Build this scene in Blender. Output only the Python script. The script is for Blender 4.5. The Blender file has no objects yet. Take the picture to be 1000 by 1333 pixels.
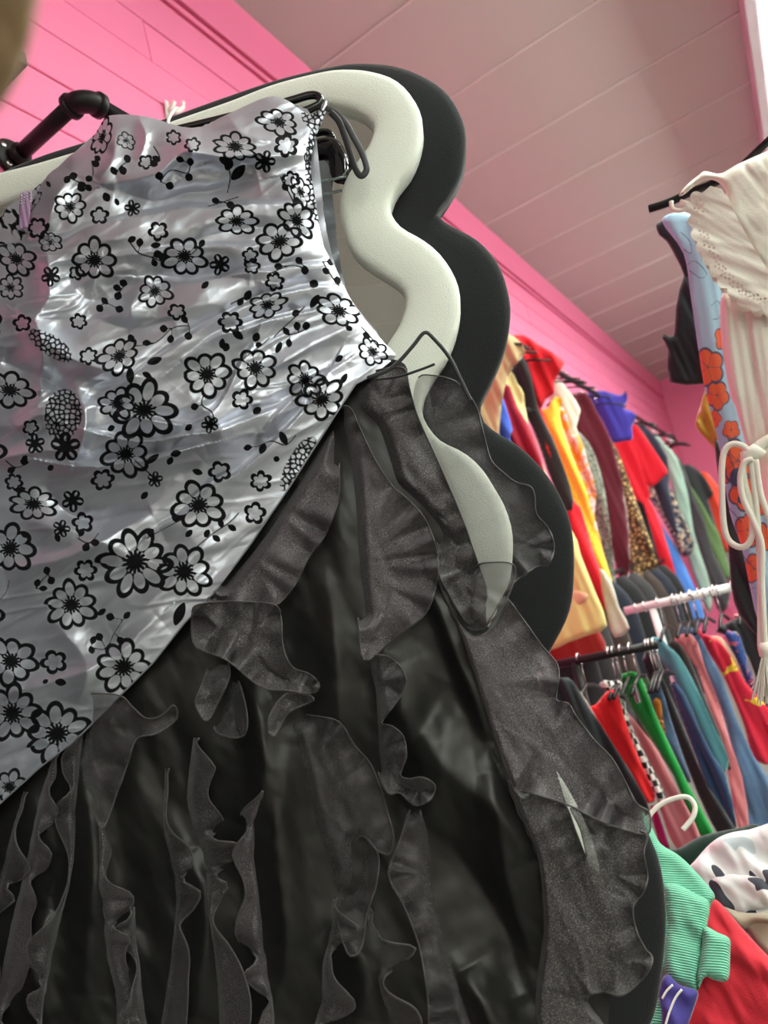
import bpy, math, random
import numpy as np

# ------------------------------------------------------------------ camera, light, exposure
SC = bpy.context.scene
COL = SC.collection
W_PX, H_PX, F_PX = 1000.0, 1333.0, 940.0
CAM = np.array([0.0, 0.0, 1.0])

def _n(v):
    v = np.asarray(v, float)
    return v / np.linalg.norm(v)
# world axes seen from the camera (x right, y down, z forward), from the vanishing points of wall and ceiling
AX = _n([565.0, 14.0, F_PX])                       # along the pink wall, away from the viewer
AY = np.array([-1500.0, 534.0, F_PX]); AY = _n(AY - AX * AY.dot(AX))   # towards the pink wall
AZ = np.cross(AX, AY)                              # up
cam_data = bpy.data.cameras.new('camera')
cam = bpy.data.objects.new('camera', cam_data); COL.objects.link(cam)
cam_data.sensor_fit = 'HORIZONTAL'; cam_data.sensor_width = 36.0
cam_data.lens = F_PX / W_PX * 36.0
cam_data.clip_start = 0.01
from mathutils import Matrix, Vector
_r = [AX[0], AY[0], AZ[0]]; _u = [-AX[1], -AY[1], -AZ[1]]; _b = [-AX[2], -AY[2], -AZ[2]]
cam.matrix_world = Matrix(((_r[0], _u[0], _b[0], CAM[0]), (_r[1], _u[1], _b[1], CAM[1]), (_r[2], _u[2], _b[2], CAM[2]), (0, 0, 0, 1)))
cam_data.dof.use_dof = True; cam_data.dof.focus_distance = 1.0; cam_data.dof.aperture_fstop = 5.6
SC.camera = cam

world = bpy.data.worlds.new('World'); SC.world = world
world.use_nodes = True
world.node_tree.nodes['Background'].inputs[0].default_value = (0.9, 0.95, 1.0, 1)
world.node_tree.nodes['Background'].inputs[1].default_value = 0.25
SC.view_settings.view_transform = 'Standard'
SC.view_settings.look = 'None'
SC.view_settings.exposure = 0.95
SC.view_settings.gamma = 1.0
SC.view_settings.use_curve_mapping = False
SC.cycles.max_bounces = 10; SC.cycles.diffuse_bounces = 5; SC.cycles.transparent_max_bounces = 16
LAMP = 11.5            # strength of the fluorescent tubes' diffusers

# ------------------------------------------------------------------ helpers
def ray(p):
    p = np.atleast_2d(np.asarray(p, float))
    d = np.stack([p[:, 0] - 500.0, p[:, 1] - 666.5, np.full(len(p), F_PX)], 1)
    d /= np.linalg.norm(d, axis=1)[:, None]
    return np.stack([d @ AX, d @ AY, d @ AZ], 1)

def hit(p, n, dist):
    """points of the photograph carried onto the plane n.(x - CAM) = dist"""
    r = ray(p)
    return CAM + r * (np.asarray(dist, float) / (r @ np.asarray(n, float)))[:, None]

NX, NY, NZ = np.eye(3)
MN = np.array([0.905, 0.42, 0.0]); MN /= np.linalg.norm(MN)       # normal of the leaning mirrors, away from the viewer
MT = np.array([MN[1], -MN[0], 0.0])                               # along the mirrors, to the viewer's right

def vnoise(x, y, seed=0):
    rs = np.random.RandomState(seed)
    T = rs.rand(256, 256)
    xi = np.floor(x).astype(int); yi = np.floor(y).astype(int)
    fx = x - xi; fy = y - yi
    fx = fx * fx * fx * (fx * (fx * 6 - 15) + 10); fy = fy * fy * fy * (fy * (fy * 6 - 15) + 10)
    a = T[yi & 255, xi & 255]; b = T[yi & 255, (xi + 1) & 255]; c = T[(yi + 1) & 255, xi & 255]; d = T[(yi + 1) & 255, (xi + 1) & 255]
    return (a * (1 - fx) + b * fx) * (1 - fy) + (c * (1 - fx) + d * fx) * fy - 0.5

def aniso(p, ang, lx, ly, seed):
    c, s = math.cos(ang), math.sin(ang)
    return vnoise((p[:, 0] * c + p[:, 1] * s) / lx, (-p[:, 0] * s + p[:, 1] * c) / ly, seed)

def smooth(pts, k=6, closed=True):
    P = np.asarray(pts, float)
    n = len(P)
    out = []
    for i in range(n if closed else n - 1):
        if closed:
            a, b, c, d = P[(i - 1) % n], P[i], P[(i + 1) % n], P[(i + 2) % n]
        else:
            a, b, c, d = P[max(i - 1, 0)], P[i], P[i + 1], P[min(i + 2, n - 1)]
        for t in np.arange(k) / k:
            out.append(0.5 * (2 * b + (c - a) * t + (2 * a - 5 * b + 4 * c - d) * t * t + (3 * b - a - 3 * c + d) * t ** 3))
    if not closed:
        out.append(P[-1])
    return np.array(out)

def seg_dist(p, poly, closed):
    """distance, nearest point, signed side and arc parameter of points against a polyline"""
    P = np.asarray(poly, float)
    Q = np.roll(P, -1, 0) if closed else P[1:]
    P = P if closed else P[:-1]
    L = np.linalg.norm(Q - P, axis=1); cum = np.concatenate([[0], np.cumsum(L)])
    best = np.full(len(p), 1e18); near = np.zeros((len(p), 2)); side = np.zeros(len(p)); par = np.zeros(len(p))
    for i in range(len(P)):
        if L[i] < 1e-9:
            continue
        d = (Q[i] - P[i])
        t = np.clip(((p - P[i]) @ d) / (L[i] ** 2), 0, 1)
        q = P[i] + t[:, None] * d
        e = p - q
        dd = (e ** 2).sum(1)
        m = dd < best
        best[m] = dd[m]; near[m] = q[m]
        side[m] = (d[0] * e[m, 1] - d[1] * e[m, 0]) / L[i]
        par[m] = (cum[i] + t[m] * L[i]) / cum[-1]
    return np.sqrt(best), near, side, par

def inside(p, poly):
    P = np.asarray(poly, float); Q = np.roll(P, -1, 0)
    r = np.zeros(len(p), bool)
    for a, b in zip(P, Q):
        if a[1] == b[1]:
            continue
        m = ((a[1] > p[:, 1]) != (b[1] > p[:, 1])) & (p[:, 0] < (b[0] - a[0]) * (p[:, 1] - a[1]) / (b[1] - a[1]) + a[0])
        r ^= m
    return r

def link(o, parent=None):
    COL.objects.link(o)
    if parent is not None:
        o.parent = parent
    return o

def absloc(o):
    v = Vector(o.location)
    while o.parent:
        o = o.parent; v = v + Vector(o.location)
    return v

def build(name, V, F, mat, parent=None, smooth_shade=True, attr=None):
    """one mesh object from world-space points; faces are an int array (quads or triangles) or a list of tuples"""
    V = np.asarray(V, float)
    org = np.array([V[:, 0].mean(), V[:, 1].mean(), V[:, 2].min()])
    me = bpy.data.meshes.new(name)
    if isinstance(F, np.ndarray):
        k = F.shape[1]
        me.vertices.add(len(V)); me.vertices.foreach_set('co', (V - org).astype(np.float32).ravel())
        me.loops.add(F.size); me.loops.foreach_set('vertex_index', F.astype(np.int32).ravel())
        me.polygons.add(len(F)); me.polygons.foreach_set('loop_start', np.arange(0, F.size, k, dtype=np.int32))
        me.polygons.foreach_set('loop_total', np.full(len(F), k, np.int32))
        me.update(calc_edges=True)
    else:
        me.from_pydata([tuple(v) for v in (V - org)], [], F)
    if smooth_shade:
        me.polygons.foreach_set('use_smooth', np.ones(len(me.polygons), bool))
    if attr is not None:
        for k_, a in attr.items():
            at = me.attributes.new(k_, 'FLOAT', 'POINT'); at.data.foreach_set('value', np.asarray(a, np.float32))
    if mat is not None:
        me.materials.append(mat)
    me.validate()
    o = bpy.data.objects.new(name, me)
    link(o, parent)
    o.location = Vector(org) - (absloc(parent) if parent is not None else Vector((0, 0, 0)))
    return o

def tag(o, label=None, cat=None, group=None, kind=None):
    if label: o['label'] = label
    if cat: o['category'] = cat
    if group: o['group'] = group
    if kind: o['kind'] = kind
    return o

def thing(name, loc, label, cat, group=None):
    o = bpy.data.objects.new(name, None); o.empty_display_size = 0.05
    link(o); o.location = loc
    return tag(o, label, cat, group)

def plane_of(n, d0, d1=None, y0=0, y1=1333):
    """surface function: distance along n varies with the height in the photograph from d0 to d1"""
    def f(p):
        if d1 is None:
            d = np.full(len(p), d0)
        else:
            d = d0 + (d1 - d0) * np.clip((p[:, 1] - y0) / (y1 - y0), -0.3, 1.3)
        return d
    return (np.asarray(n, float), f)

def sheet(name, outline, step, surf, mat, parent=None, relief=None, puff=0.0, puff_px=14.0, k=4, attr=None, back=True, hem=None, hem_mat=None, crop=None):
    """cloth with the given outline lying on a surface; relief(p, sd) lifts it towards the viewer in metres,
    puff closes it into a rounded, two sided body"""
    O = smooth(outline, k) if k > 1 else np.asarray(outline, float)
    n, df = surf
    lo = O.min(0) - step; hi = O.max(0) + step
    xs = np.arange(lo[0], hi[0] + step, step); ys = np.arange(lo[1], hi[1] + step, step)
    gx, gy = np.meshgrid(xs, ys)
    p = np.stack([gx.ravel(), gy.ravel()], 1)
    nx, ny = len(xs), len(ys)
    c = p.reshape(ny, nx, 2); cen = (c[:-1, :-1] + c[1:, 1:]) / 2
    keep = inside(cen.reshape(-1, 2), O).reshape(ny - 1, nx - 1)
    cnt = np.zeros((ny, nx), int)
    cnt[:-1, :-1] += keep; cnt[1:, :-1] += keep; cnt[:-1, 1:] += keep; cnt[1:, 1:] += keep
    cnt = cnt.ravel()
    used = np.where(cnt > 0)[0]
    pu = p[used].copy()
    bd = cnt[used] < 4
    dist, near, _, _ = seg_dist(pu, O, True)
    pu[bd] = near[bd]
    sd = dist.copy(); sd[bd] = 0
    remap = -np.ones(len(p), int); remap[used] = np.arange(len(used))
    idx = np.arange(ny * nx).reshape(ny, nx)
    q = np.stack([idx[:-1, :-1], idx[1:, :-1], idx[1:, 1:], idx[:-1, 1:]], -1)[keep]
    F = remap[q]
    r = ray(pu)
    rn = r @ n
    d = df(pu)
    lift = relief(pu, sd) if relief is not None else np.zeros(len(pu))
    prof = np.sqrt(np.clip(1 - (1 - np.clip(sd / puff_px, 0, 1)) ** 2, 0, 1)) * puff
    V = CAM + r * ((d - lift - prof) / rn)[:, None]
    A = None if attr is None else {k_: fn(pu, sd) for k_, fn in attr.items()}
    if puff > 0 and back:
        inn = np.where(~bd)[0]
        Vb = CAM + r[inn] * ((d - lift * 0.3 + prof)[inn] / rn[inn])[:, None]
        m2 = np.arange(len(pu)); m2[inn] = len(pu) + np.arange(len(inn))
        F = np.concatenate([F, m2[F][:, ::-1]])
        V = np.concatenate([V, Vb])
        if A is not None:
            A = {k_: np.concatenate([a, a[inn]]) for k_, a in A.items()}
    o = build(name, V, F, mat, parent, attr=A)
    if hem:
        dO = df(O) - (relief(O, np.zeros(len(O))) if relief is not None else 0)
        H = CAM + ray(O) * ((dO - 0.0004) / (ray(O) @ n))[:, None]
        tube('hem', H, hem, hem_mat, o, closed=True, sides=5)
    return o

def tube(name, pts, rad, mat, parent=None, closed=False, sides=8, flat=1.0):
    P = np.asarray(pts, float); n = len(P)
    rad = np.broadcast_to(np.asarray(rad, float), (n,))
    T = (np.roll(P, -1, 0) - np.roll(P, 1, 0)) if closed else np.gradient(P, axis=0)
    T /= np.maximum(np.linalg.norm(T, axis=1), 1e-9)[:, None]
    up = np.array([0, 0, 1.0]) if abs(T[0, 2]) < 0.9 else np.array([1.0, 0, 0])
    N = np.zeros_like(P)
    v = up - T[0] * up.dot(T[0]); v /= np.linalg.norm(v)
    for i in range(n):
        v = v - T[i] * v.dot(T[i]); v /= max(np.linalg.norm(v), 1e-9)
        N[i] = v
    Bn = np.cross(T, N)
    a = np.arange(sides) / sides * 2 * math.pi
    V = (P[:, None] + (N[:, None] * np.cos(a)[None, :, None] + Bn[:, None] * np.sin(a)[None, :, None] * flat) * rad[:, None, None]).reshape(-1, 3)
    F = []
    m = n if closed else n - 1
    for i in range(m):
        j = (i + 1) % n
        for s in range(sides):
            t = (s + 1) % sides
            F.append((i * sides + s, i * sides + t, j * sides + t, j * sides + s))
    if not closed:
        F.append(tuple(range(sides))[::-1]); F.append(tuple((n - 1) * sides + s for s in range(sides)))
    return build(name, V, F, mat, parent)

def box(name, lo, hi, mat, parent=None, bev=0.0):
    lo = np.asarray(lo, float); hi = np.asarray(hi, float)
    V = np.array([[(lo, hi)[i][0], (lo, hi)[j][1], (lo, hi)[k][2]] for i in (0, 1) for j in (0, 1) for k in (0, 1)])
    F = [(0, 1, 3, 2), (4, 6, 7, 5), (0, 4, 5, 1), (2, 3, 7, 6), (0, 2, 6, 4), (1, 5, 7, 3)]
    o = build(name, V, F, mat, parent, smooth_shade=False)
    if bev > 0:
        b = o.modifiers.new('bevel', 'BEVEL'); b.width = bev; b.segments = 2
    return o

def disc(name, centre, axis, r, h, mat, parent=None, sides=24):
    axis = _n(axis); c = np.asarray(centre, float)
    return tube(name, [c, c + axis * h * 0.8, c + axis * h], [r, r, r * 0.9], mat, parent, sides=sides)

# ------------------------------------------------------------------ materials
def mat(name, col=(0.5, 0.5, 0.5), rough=0.7, metal=0.0, sheen=0.0, spec=0.3, emit=None, bump=None, coat=0.0, trans=0.0, vary=0.0, vary_scale=8.0):
    m = bpy.data.materials.new(name); m.use_nodes = True
    nt = m.node_tree; b = nt.nodes['Principled BSDF']
    b.inputs['Base Color'].default_value = (*col, 1); b.inputs['Roughness'].default_value = rough
    b.inputs['Metallic'].default_value = metal; b.inputs['Specular IOR Level'].default_value = spec
    b.inputs['Sheen Weight'].default_value = sheen; b.inputs['Sheen Roughness'].default_value = 0.4
    b.inputs['Coat Weight'].default_value = coat; b.inputs['Transmission Weight'].default_value = trans
    if emit:
        b.inputs['Emission Color'].default_value = (*emit[:3], 1); b.inputs['Emission Strength'].default_value = emit[3]
    if bump or vary:
        tc = nt.nodes.new('ShaderNodeTexCoord')
    if bump:   # (scale, strength)
        nz = nt.nodes.new('ShaderNodeTexNoise'); nz.inputs['Scale'].default_value = bump[0]; nz.inputs['Detail'].default_value = 4
        nt.links.new(tc.outputs['Object'], nz.inputs['Vector'])
        bp = nt.nodes.new('ShaderNodeBump'); bp.inputs['Strength'].default_value = bump[1]; bp.inputs['Distance'].default_value = 0.002
        nt.links.new(nz.outputs['Fac'], bp.inputs['Height']); nt.links.new(bp.outputs['Normal'], b.inputs['Normal'])
    if vary:
        nz = nt.nodes.new('ShaderNodeTexNoise'); nz.inputs['Scale'].default_value = vary_scale; nz.inputs['Detail'].default_value = 5
        nt.links.new(tc.outputs['Object'], nz.inputs['Vector'])
        mx = nt.nodes.new('ShaderNodeMix'); mx.data_type = 'RGBA'
        mx.inputs[6].default_value = (*[c * (1 - vary) for c in col], 1); mx.inputs[7].default_value = (*[min(1, c * (1 + vary)) for c in col], 1)
        nt.links.new(nz.outputs['Fac'], mx.inputs[0]); nt.links.new(mx.outputs[2], b.inputs['Base Color'])
    return m

def pattern(name, kind, cols, scale, rough=0.7, sheen=0.2, stops=None, stretch=(1, 1, 1), metal=0.0):
    """printed cloth: kind is spots / cells / stripes / checks / blooms; the print follows the cloth's own coordinates"""
    m = mat(name, cols[0], rough, metal, sheen); nt = m.node_tree; b = nt.nodes['Principled BSDF']
    tc = nt.nodes.new('ShaderNodeTexCoord'); mp = nt.nodes.new('ShaderNodeMapping'); mp.inputs['Scale'].default_value = stretch
    nt.links.new(tc.outputs['Object'], mp.inputs['Vector'])
    rp = nt.nodes.new('ShaderNodeValToRGB'); rp.color_ramp.interpolation = 'CONSTANT' if kind != 'wash' else 'LINEAR'
    if kind == 'stripes':
        t = nt.nodes.new('ShaderNodeTexWave'); t.inputs['Distortion'].default_value = 0.5; src = t.outputs['Fac']
    elif kind == 'checks':
        t = nt.nodes.new('ShaderNodeTexChecker'); src = t.outputs['Fac']
    elif kind in ('noise', 'wash'):
        t = nt.nodes.new('ShaderNodeTexNoise'); t.inputs['Detail'].default_value = 2; t.inputs['Distortion'].default_value = 0.8; src = t.outputs['Fac']
    else:
        t = nt.nodes.new('ShaderNodeTexVoronoi'); src = t.outputs['Distance']
        if kind == 'cells':
            t.feature = 'DISTANCE_TO_EDGE'
    t.inputs['Scale'].default_value = scale
    nt.links.new(mp.outputs['Vector'], t.inputs['Vector']); nt.links.new(src, rp.inputs['Fac'])
    e = rp.color_ramp.elements
    stops = stops or [i / len(cols) for i in range(len(cols))]
    e[0].position = stops[0]; e[0].color = (*cols[0], 1)
    e[1].position = stops[1]; e[1].color = (*cols[1], 1)
    for s, c in zip(stops[2:], cols[2:]):
        x = e.new(s); x.color = (*c, 1)
    nt.links.new(rp.outputs['Color'], b.inputs['Base Color'])
    return m

def srgb(r, g, b):
    f = lambda c: (c / 255 / 12.92) if c / 255 <= 0.04045 else ((c / 255 + 0.055) / 1.055) ** 2.4
    return (f(r), f(g), f(b))

M = {}
M['pink'] = mat('pink wall paint', srgb(228, 116, 154), 0.6, bump=(60, 0.25), spec=0.4, vary=0.06, vary_scale=3)
M['pink_trim'] = mat('pink trim paint', srgb(228, 112, 152), 0.45, spec=0.5)
M['ceil'] = mat('off-white ceiling paint', srgb(186, 189, 180), 0.6, bump=(30, 0.1))
M['batten'] = mat('off-white batten paint', srgb(214, 214, 206), 0.5)
M['floor'] = mat('grey concrete floor', srgb(112, 110, 104), 0.6, vary=0.1)
M['wall'] = mat('white wall paint', srgb(225, 222, 215), 0.7)
M['fixture'] = mat('lilac grey fixture enamel', srgb(196, 190, 192), 0.5)
M['tube'] = mat('lit diffuser', (1, 1, 1), 0.5, emit=(0.93, 1.0, 0.93, LAMP))
M['fill_pendant'] = mat('lit pendant diffuser', (1, 1, 1), 0.5, emit=(0.93, 1.0, 0.93, LAMP * 1.9))
M['black_pipe'] = mat('black iron pipe', srgb(34, 31, 30), 0.45, metal=0.3, bump=(300, 0.15))
M['screw'] = mat('steel screw', srgb(200, 200, 195), 0.3, metal=1.0)
M['black_wood'] = mat('black painted wood', srgb(48, 46, 44), 0.5, bump=(80, 0.1))
M['white_plush'] = mat('white flannel', srgb(238, 242, 230), 0.95, sheen=0.4, bump=(500, 0.5))
M['black_plush'] = mat('black flannel', srgb(40, 41, 42), 0.95, sheen=0.15, bump=(500, 0.5), spec=0.15)
M['glass'] = mat('mirror silvering', (0.86, 0.88, 0.87), 0.02, metal=1.0)
M['board'] = mat('brown backing board', srgb(110, 92, 70), 0.8)
M['white_plastic'] = mat('white plastic', srgb(240, 238, 228), 0.35)
M['gloss_black'] = mat('glossy black plastic', srgb(22, 20, 22), 0.08, spec=0.6, coat=0.5)
M['clear'] = mat('clear plastic', (0.85, 0.97, 0.95), 0.05, trans=0.9, spec=0.5)
M['black_hanger'] = mat('black hanger plastic', srgb(28, 28, 29), 0.35)
M['chrome'] = mat('chrome wire', srgb(215, 215, 215), 0.2, metal=1.0)
M['white_metal'] = mat('white enamelled tube', srgb(238, 238, 235), 0.35)
M['tan'] = mat('matte tan', srgb(150, 124, 92), 0.9, sheen=0.2, vary=0.15, vary_scale=30)

# ------------------------------------------------------------------ room shell
WALL_Y, CEIL_Z = 1.15, 3.2
X0, X1, Y0 = -4.0, 9.6, -5.2
def struct(o):
    o['kind'] = 'structure'; return o
struct(box('floor', (X0, Y0, -0.1), (X1, WALL_Y + 0.1, 0), M['floor']))
ceil = struct(box('ceiling', (X0, Y0, CEIL_Z + 0.012), (X1, WALL_Y + 0.1, CEIL_Z + 0.1), M['ceil']))
wl = struct(box('wall_left', (X0, WALL_Y + 0.012, 0), (X1, WALL_Y + 0.1, CEIL_Z + 0.012), M['pink']))
struct(box('wall_right', (X0, Y0 - 0.1, 0), (X1, Y0, CEIL_Z + 0.1), M['wall']))
struct(box('wall_far', (X1, Y0, 0), (X1 + 0.1, WALL_Y + 0.1, CEIL_Z + 0.1), M['pink']))
struct(box('wall_near', (X0 - 0.1, Y0, 0), (X0, WALL_Y + 0.1, CEIL_Z + 0.1), M['wall']))
struct(box('baseboard_left', (X0, WALL_Y - 0.015, 0), (X1, WALL_Y + 0.012, 0.12), M['pink_trim'], bev=0.004))

def shared(name, me, loc, parent):
    o = bpy.data.objects.new(name, me); link(o, parent)
    o.location = Vector(loc) - absloc(parent)
    return o
# painted courses of the pink wall: one board object per length, slightly uneven
rs = random.Random(4)
CH = 0.1365
def piece(name, lx, ly, lz, m, bev):
    o = box(name, (-lx / 2, -ly / 2, -lz / 2), (lx / 2, ly / 2, lz / 2), m)
    me = o.data; bpy.data.objects.remove(o)
    import bmesh
    bm = bmesh.new(); bm.from_mesh(me)
    cz = sum((v.co.z for v in bm.verts)) / 8
    for v in bm.verts: v.co.z -= cz
    bmesh.ops.bevel(bm, geom=bm.edges[:], offset=bev, segments=1, affect='EDGES'); bm.to_mesh(me); bm.free()
    return me
bl = 1.55
board_me = [piece('board', bl - 0.002, 0.024, CH - 0.002 - 0.0005 * i, M['pink'], 0.0025) for i in range(3)]
rows = int(2.93 / CH)
for r_ in range(rows):
    z = 2.945 - CH * (r_ + 0.5)
    off = (r_ % 3) * 0.52
    x = X0 + 0.2 + off
    while x < X1 - bl / 2:
        shared('board', rs.choice(board_me), (x + bl / 2, WALL_Y + 0.012 + rs.uniform(0, 0.0025), z + rs.uniform(-.0008, .0008)), wl)
        x += bl
# frieze and its moulding along the top of the pink wall
struct(box('trim_1', (X0, WALL_Y - 0.018, 2.985), (X1, WALL_Y + 0.012, CEIL_Z + 0.002), M['pink_trim'], bev=0.003))
struct(box('trim_2', (X0, WALL_Y - 0.008, 2.952), (X1, WALL_Y + 0.012, 2.975), M['pink_trim'], bev=0.003))
# ceiling panels with raised battens over their joints
SEAM0, SP = 2.30, 0.572
pan = piece('ceiling_panel', SP - 0.004, 3.1, 0.012, M['ceil'], 0.002)
bat = piece('batten', 0.009, 6.3, 0.007, M['batten'], 0.002)
k = -10
while SEAM0 + k * SP < X1 - 0.3:
    xs_ = SEAM0 + k * SP
    if xs_ > X0 + 0.3:
        for yc in (WALL_Y - 1.55, WALL_Y - 4.655):
            shared('ceiling_panel', pan, (xs_ + SP / 2, yc, CEIL_Z + 0.006), ceil)
        shared('batten', bat, (xs_, WALL_Y - 3.15, CEIL_Z - 0.003), ceil)
    k += 1

# fluorescent fixtures: long enamel channels under the ceiling with lit diffusers
def fixture(x0, x1, yl, yr, label, z0=CEIL_Z - 0.115):
    t = thing('ceiling_light', ((x0 + x1) / 2, (yl + yr) / 2, z0), label, 'light', 'fluorescent ceiling lights')
    box('housing', (x0, yr, z0 + 0.006), (x1, yl, CEIL_Z - 0.002), M['fixture'], t, bev=0.006)
    box('diffuser', (x0 + 0.03, yr + 0.055, z0), (x1 - 0.03, yl - 0.055, z0 + 0.02), M['tube'], t, bev=0.002)
fixture(0.9, 7.4, -0.36, -0.76, 'long lilac grey ceiling light glowing white at the top right corner')
fixture(-3.6, 0.4, -1.5, -1.9, 'long added ceiling light behind the camera, out of view, nearest to the viewer')  # added behind the camera to light gown and mirror from the front
fixture(-3.6, 1.6, -3.4, -3.8, 'long ceiling light near the right wall behind the camera')
# suspended lamps added out of view to brighten the ceiling towards the right
def fill_pendant(x0, x1, y, label):
    z0 = CEIL_Z - 0.36
    t = thing('fill_pendant_light', ((x0 + x1) / 2, y, z0), label, 'light', 'added suspended lights')
    box('diffuser', (x0, y - 0.13, z0), (x1, y + 0.13, z0 + 0.10), M['fill_pendant'], t, bev=0.03)
    box('end_cap', (x0 - 0.02, y - 0.135, z0 - 0.004), (x0, y + 0.135, z0 + 0.104), M['fixture'], t, bev=0.004)
    box('end_cap', (x1, y - 0.135, z0 - 0.004), (x1 + 0.02, y + 0.135, z0 + 0.104), M['fixture'], t, bev=0.004)
    for x in (x0 + 0.3, x1 - 0.3):
        tube('rod', [(x, y, z0 + 0.09), (x, y, CEIL_Z)], 0.006, M['fixture'], t)
fill_pendant(1.2, 3.6, -1.35, 'added suspended light brightening the ceiling, out of view, nearer of the two')
fill_pendant(4.2, 6.6, -1.35, 'added suspended light brightening the ceiling, out of view, farther of the two')

# ------------------------------------------------------------------ the two wavy mirrors
cx = -0.32            # mirrors' centre line along MT
def at_m(p, d):        # photograph -> (a, z) on the mirror plane at distance d
    P = hit(p, MN, d) - CAM
    return np.stack([P @ MT, P[:, 2]], 1)
def from_az(A, d):
    A = np.atleast_2d(A)
    return CAM + MN * np.reshape(d, (-1, 1)) + A[:, :1] * MT + A[:, 1:] * np.array([0, 0, 1.0])
def closed_outline(right_px, d, bottom, centre):
    R = at_m(right_px, d)
    R = R[R[:, 1] > -0.85]
    R = np.concatenate([R, bottom])
    L = R[::-1].copy(); L[:, 0] = 2 * centre - L[:, 0]
    return np.concatenate([R, L[1:-1]]) if abs(R[0, 0] - centre) < 0.01 else np.concatenate([R, L])
def resample(P, n, start=None):
    Q = np.concatenate([P, P[:1]]); L = np.concatenate([[0], np.cumsum(np.linalg.norm(np.diff(Q, axis=0), axis=1))])
    t = np.linspace(0, L[-1], n, endpoint=False)
    return np.stack([np.interp(t, L, Q[:, 0]), np.interp(t, L, Q[:, 1])], 1)
def frame_mesh(name, outer, inner, dfront, dback, bulge, m, parent, n=360):
    O = resample(smooth(outer, 8), n); I0 = smooth(inner, 10)
    # matching inner points: nearest by angle-free walk (arc length from the same axis point)
    I = resample(I0, n)
    best = min(range(n), key=lambda s: ((np.roll(I, s, 0) - O) ** 2).sum()); I = np.roll(I, best, 0)
    V, F = [], []
    prof = [(0.0, dback), (0.0, dfront + bulge * 1.0), (0.02, dfront + bulge * .55), (0.07, dfront + bulge * .22), (0.18, dfront + .05 * bulge), (0.5, dfront - .08 * bulge),
            (0.82, dfront + .05 * bulge), (0.92, dfront + bulge * .22), (0.98, dfront + bulge * .6), (1.0, dfront + bulge * 1.1), (1.0, dback)]
    for w, d in prof:
        V.append(from_az(O * (1 - w) + I * w, np.full(n, d)))
    V = np.concatenate(V); R = len(prof)
    for r_ in range(R):
        s_ = (r_ + 1) % R
        for i in range(n):
            j = (i + 1) % n
            F.append((r_ * n + i, r_ * n + j, s_ * n + j, s_ * n + i))
    return build(name, V, np.array(F), m, parent)
def slab(name, loop, d0, d1, m, parent):
    n = len(loop)
    V = np.concatenate([from_az(loop, np.full(n, d0)), from_az(loop, np.full(n, d1))])
    F = [tuple(range(n)), tuple(range(2 * n - 1, n - 1, -1))] + [(i, n + i, n + (i + 1) % n, (i + 1) % n) for i in range(n)]
    return build(name, V, F, m, parent, smooth_shade=False)

W_OUT = [(300, 131), (360, 108), (425, 92), (455, 89.5), (482, 92), (513, 102), (535.6, 122.7), (549, 151), (548, 181.6), (535.6, 216), (516.6, 242), (508, 261), (509, 276.6), (524, 295.6),
         (551, 311), (573.6, 330), (592.6, 360), (599.5, 390.6), (594.5, 428.6), (581, 463), (563, 490), (551, 515), (550, 540), (571, 571), (605, 589), (628, 610), (646, 638), (658, 660), (667, 690),
         (668, 720), (665, 752), (658, 772), (642, 806), (626, 836), (622, 868), (640, 910), (690, 965), (735, 1020), (768, 1085), (784, 1150), (780, 1215), (752, 1275), (730, 1320), (735, 1370), (760, 1420)]
W_IN = [(400, 139), (434.5, 137.5), (460, 143.5), (475, 151), (485.5, 163), (486, 172), (481, 185.5), (475, 196), (457, 220), (448, 235), (443.5, 250), (442, 276), (446, 295), (453.5, 319), (465.6, 336),
        (490, 353.6), (512, 367), (524, 378), (528, 391.6), (525, 405), (519, 423), (510.5, 436.5), (495, 460), (478, 490), (472, 520), (478, 550), (500, 580), (540, 620), (560, 670), (566, 720), (560, 770), (535, 830), (530, 880),
        (560, 950), (620, 1020), (655, 1085), (665, 1150), (655, 1215), (630, 1275), (625, 1320), (640, 1370)]
B_OUT = [(300, 122), (360, 102), (421.7, 86.6), (463, 80), (513, 83), (551, 96), (581, 117), (600, 147), (607, 178), (602, 220), (585, 254), (570.5, 273), (573, 281), (589, 292), (623, 311), (650, 343), (663, 383), (665, 413),
         (659, 448), (648, 478), (638, 500), (626, 525), (629, 545), (644, 560), (678, 581), (711, 615), (736, 657), (747, 699), (748, 758), (741, 800), (720, 842), (704, 868), (702, 888), (716, 910), (745, 935), (790, 980), (825, 1035), (845, 1085), (861, 1126), (869, 1184), (867, 1242), (857, 1312), (845, 1345),
         (825, 1400), (815, 1450), (828, 1500)]
def bottom_az(R_last, ztop, zbot, centre):
    a0, z0 = R_last
    return np.array([(a0 + 0.03, z0 - 0.07), (a0 + 0.012, z0 - 0.16), (a0 - 0.06, zbot + 0.012), (a0 - 0.12, zbot), (centre + 0.1, zbot), (centre, zbot)])
def head_az(P, centre):       # continue the top edge to the centre line
    a, z = P[0]
    return np.concatenate([[[centre, z - 0.004]], [[(a + centre) / 2, z - 0.002]], P])
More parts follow.
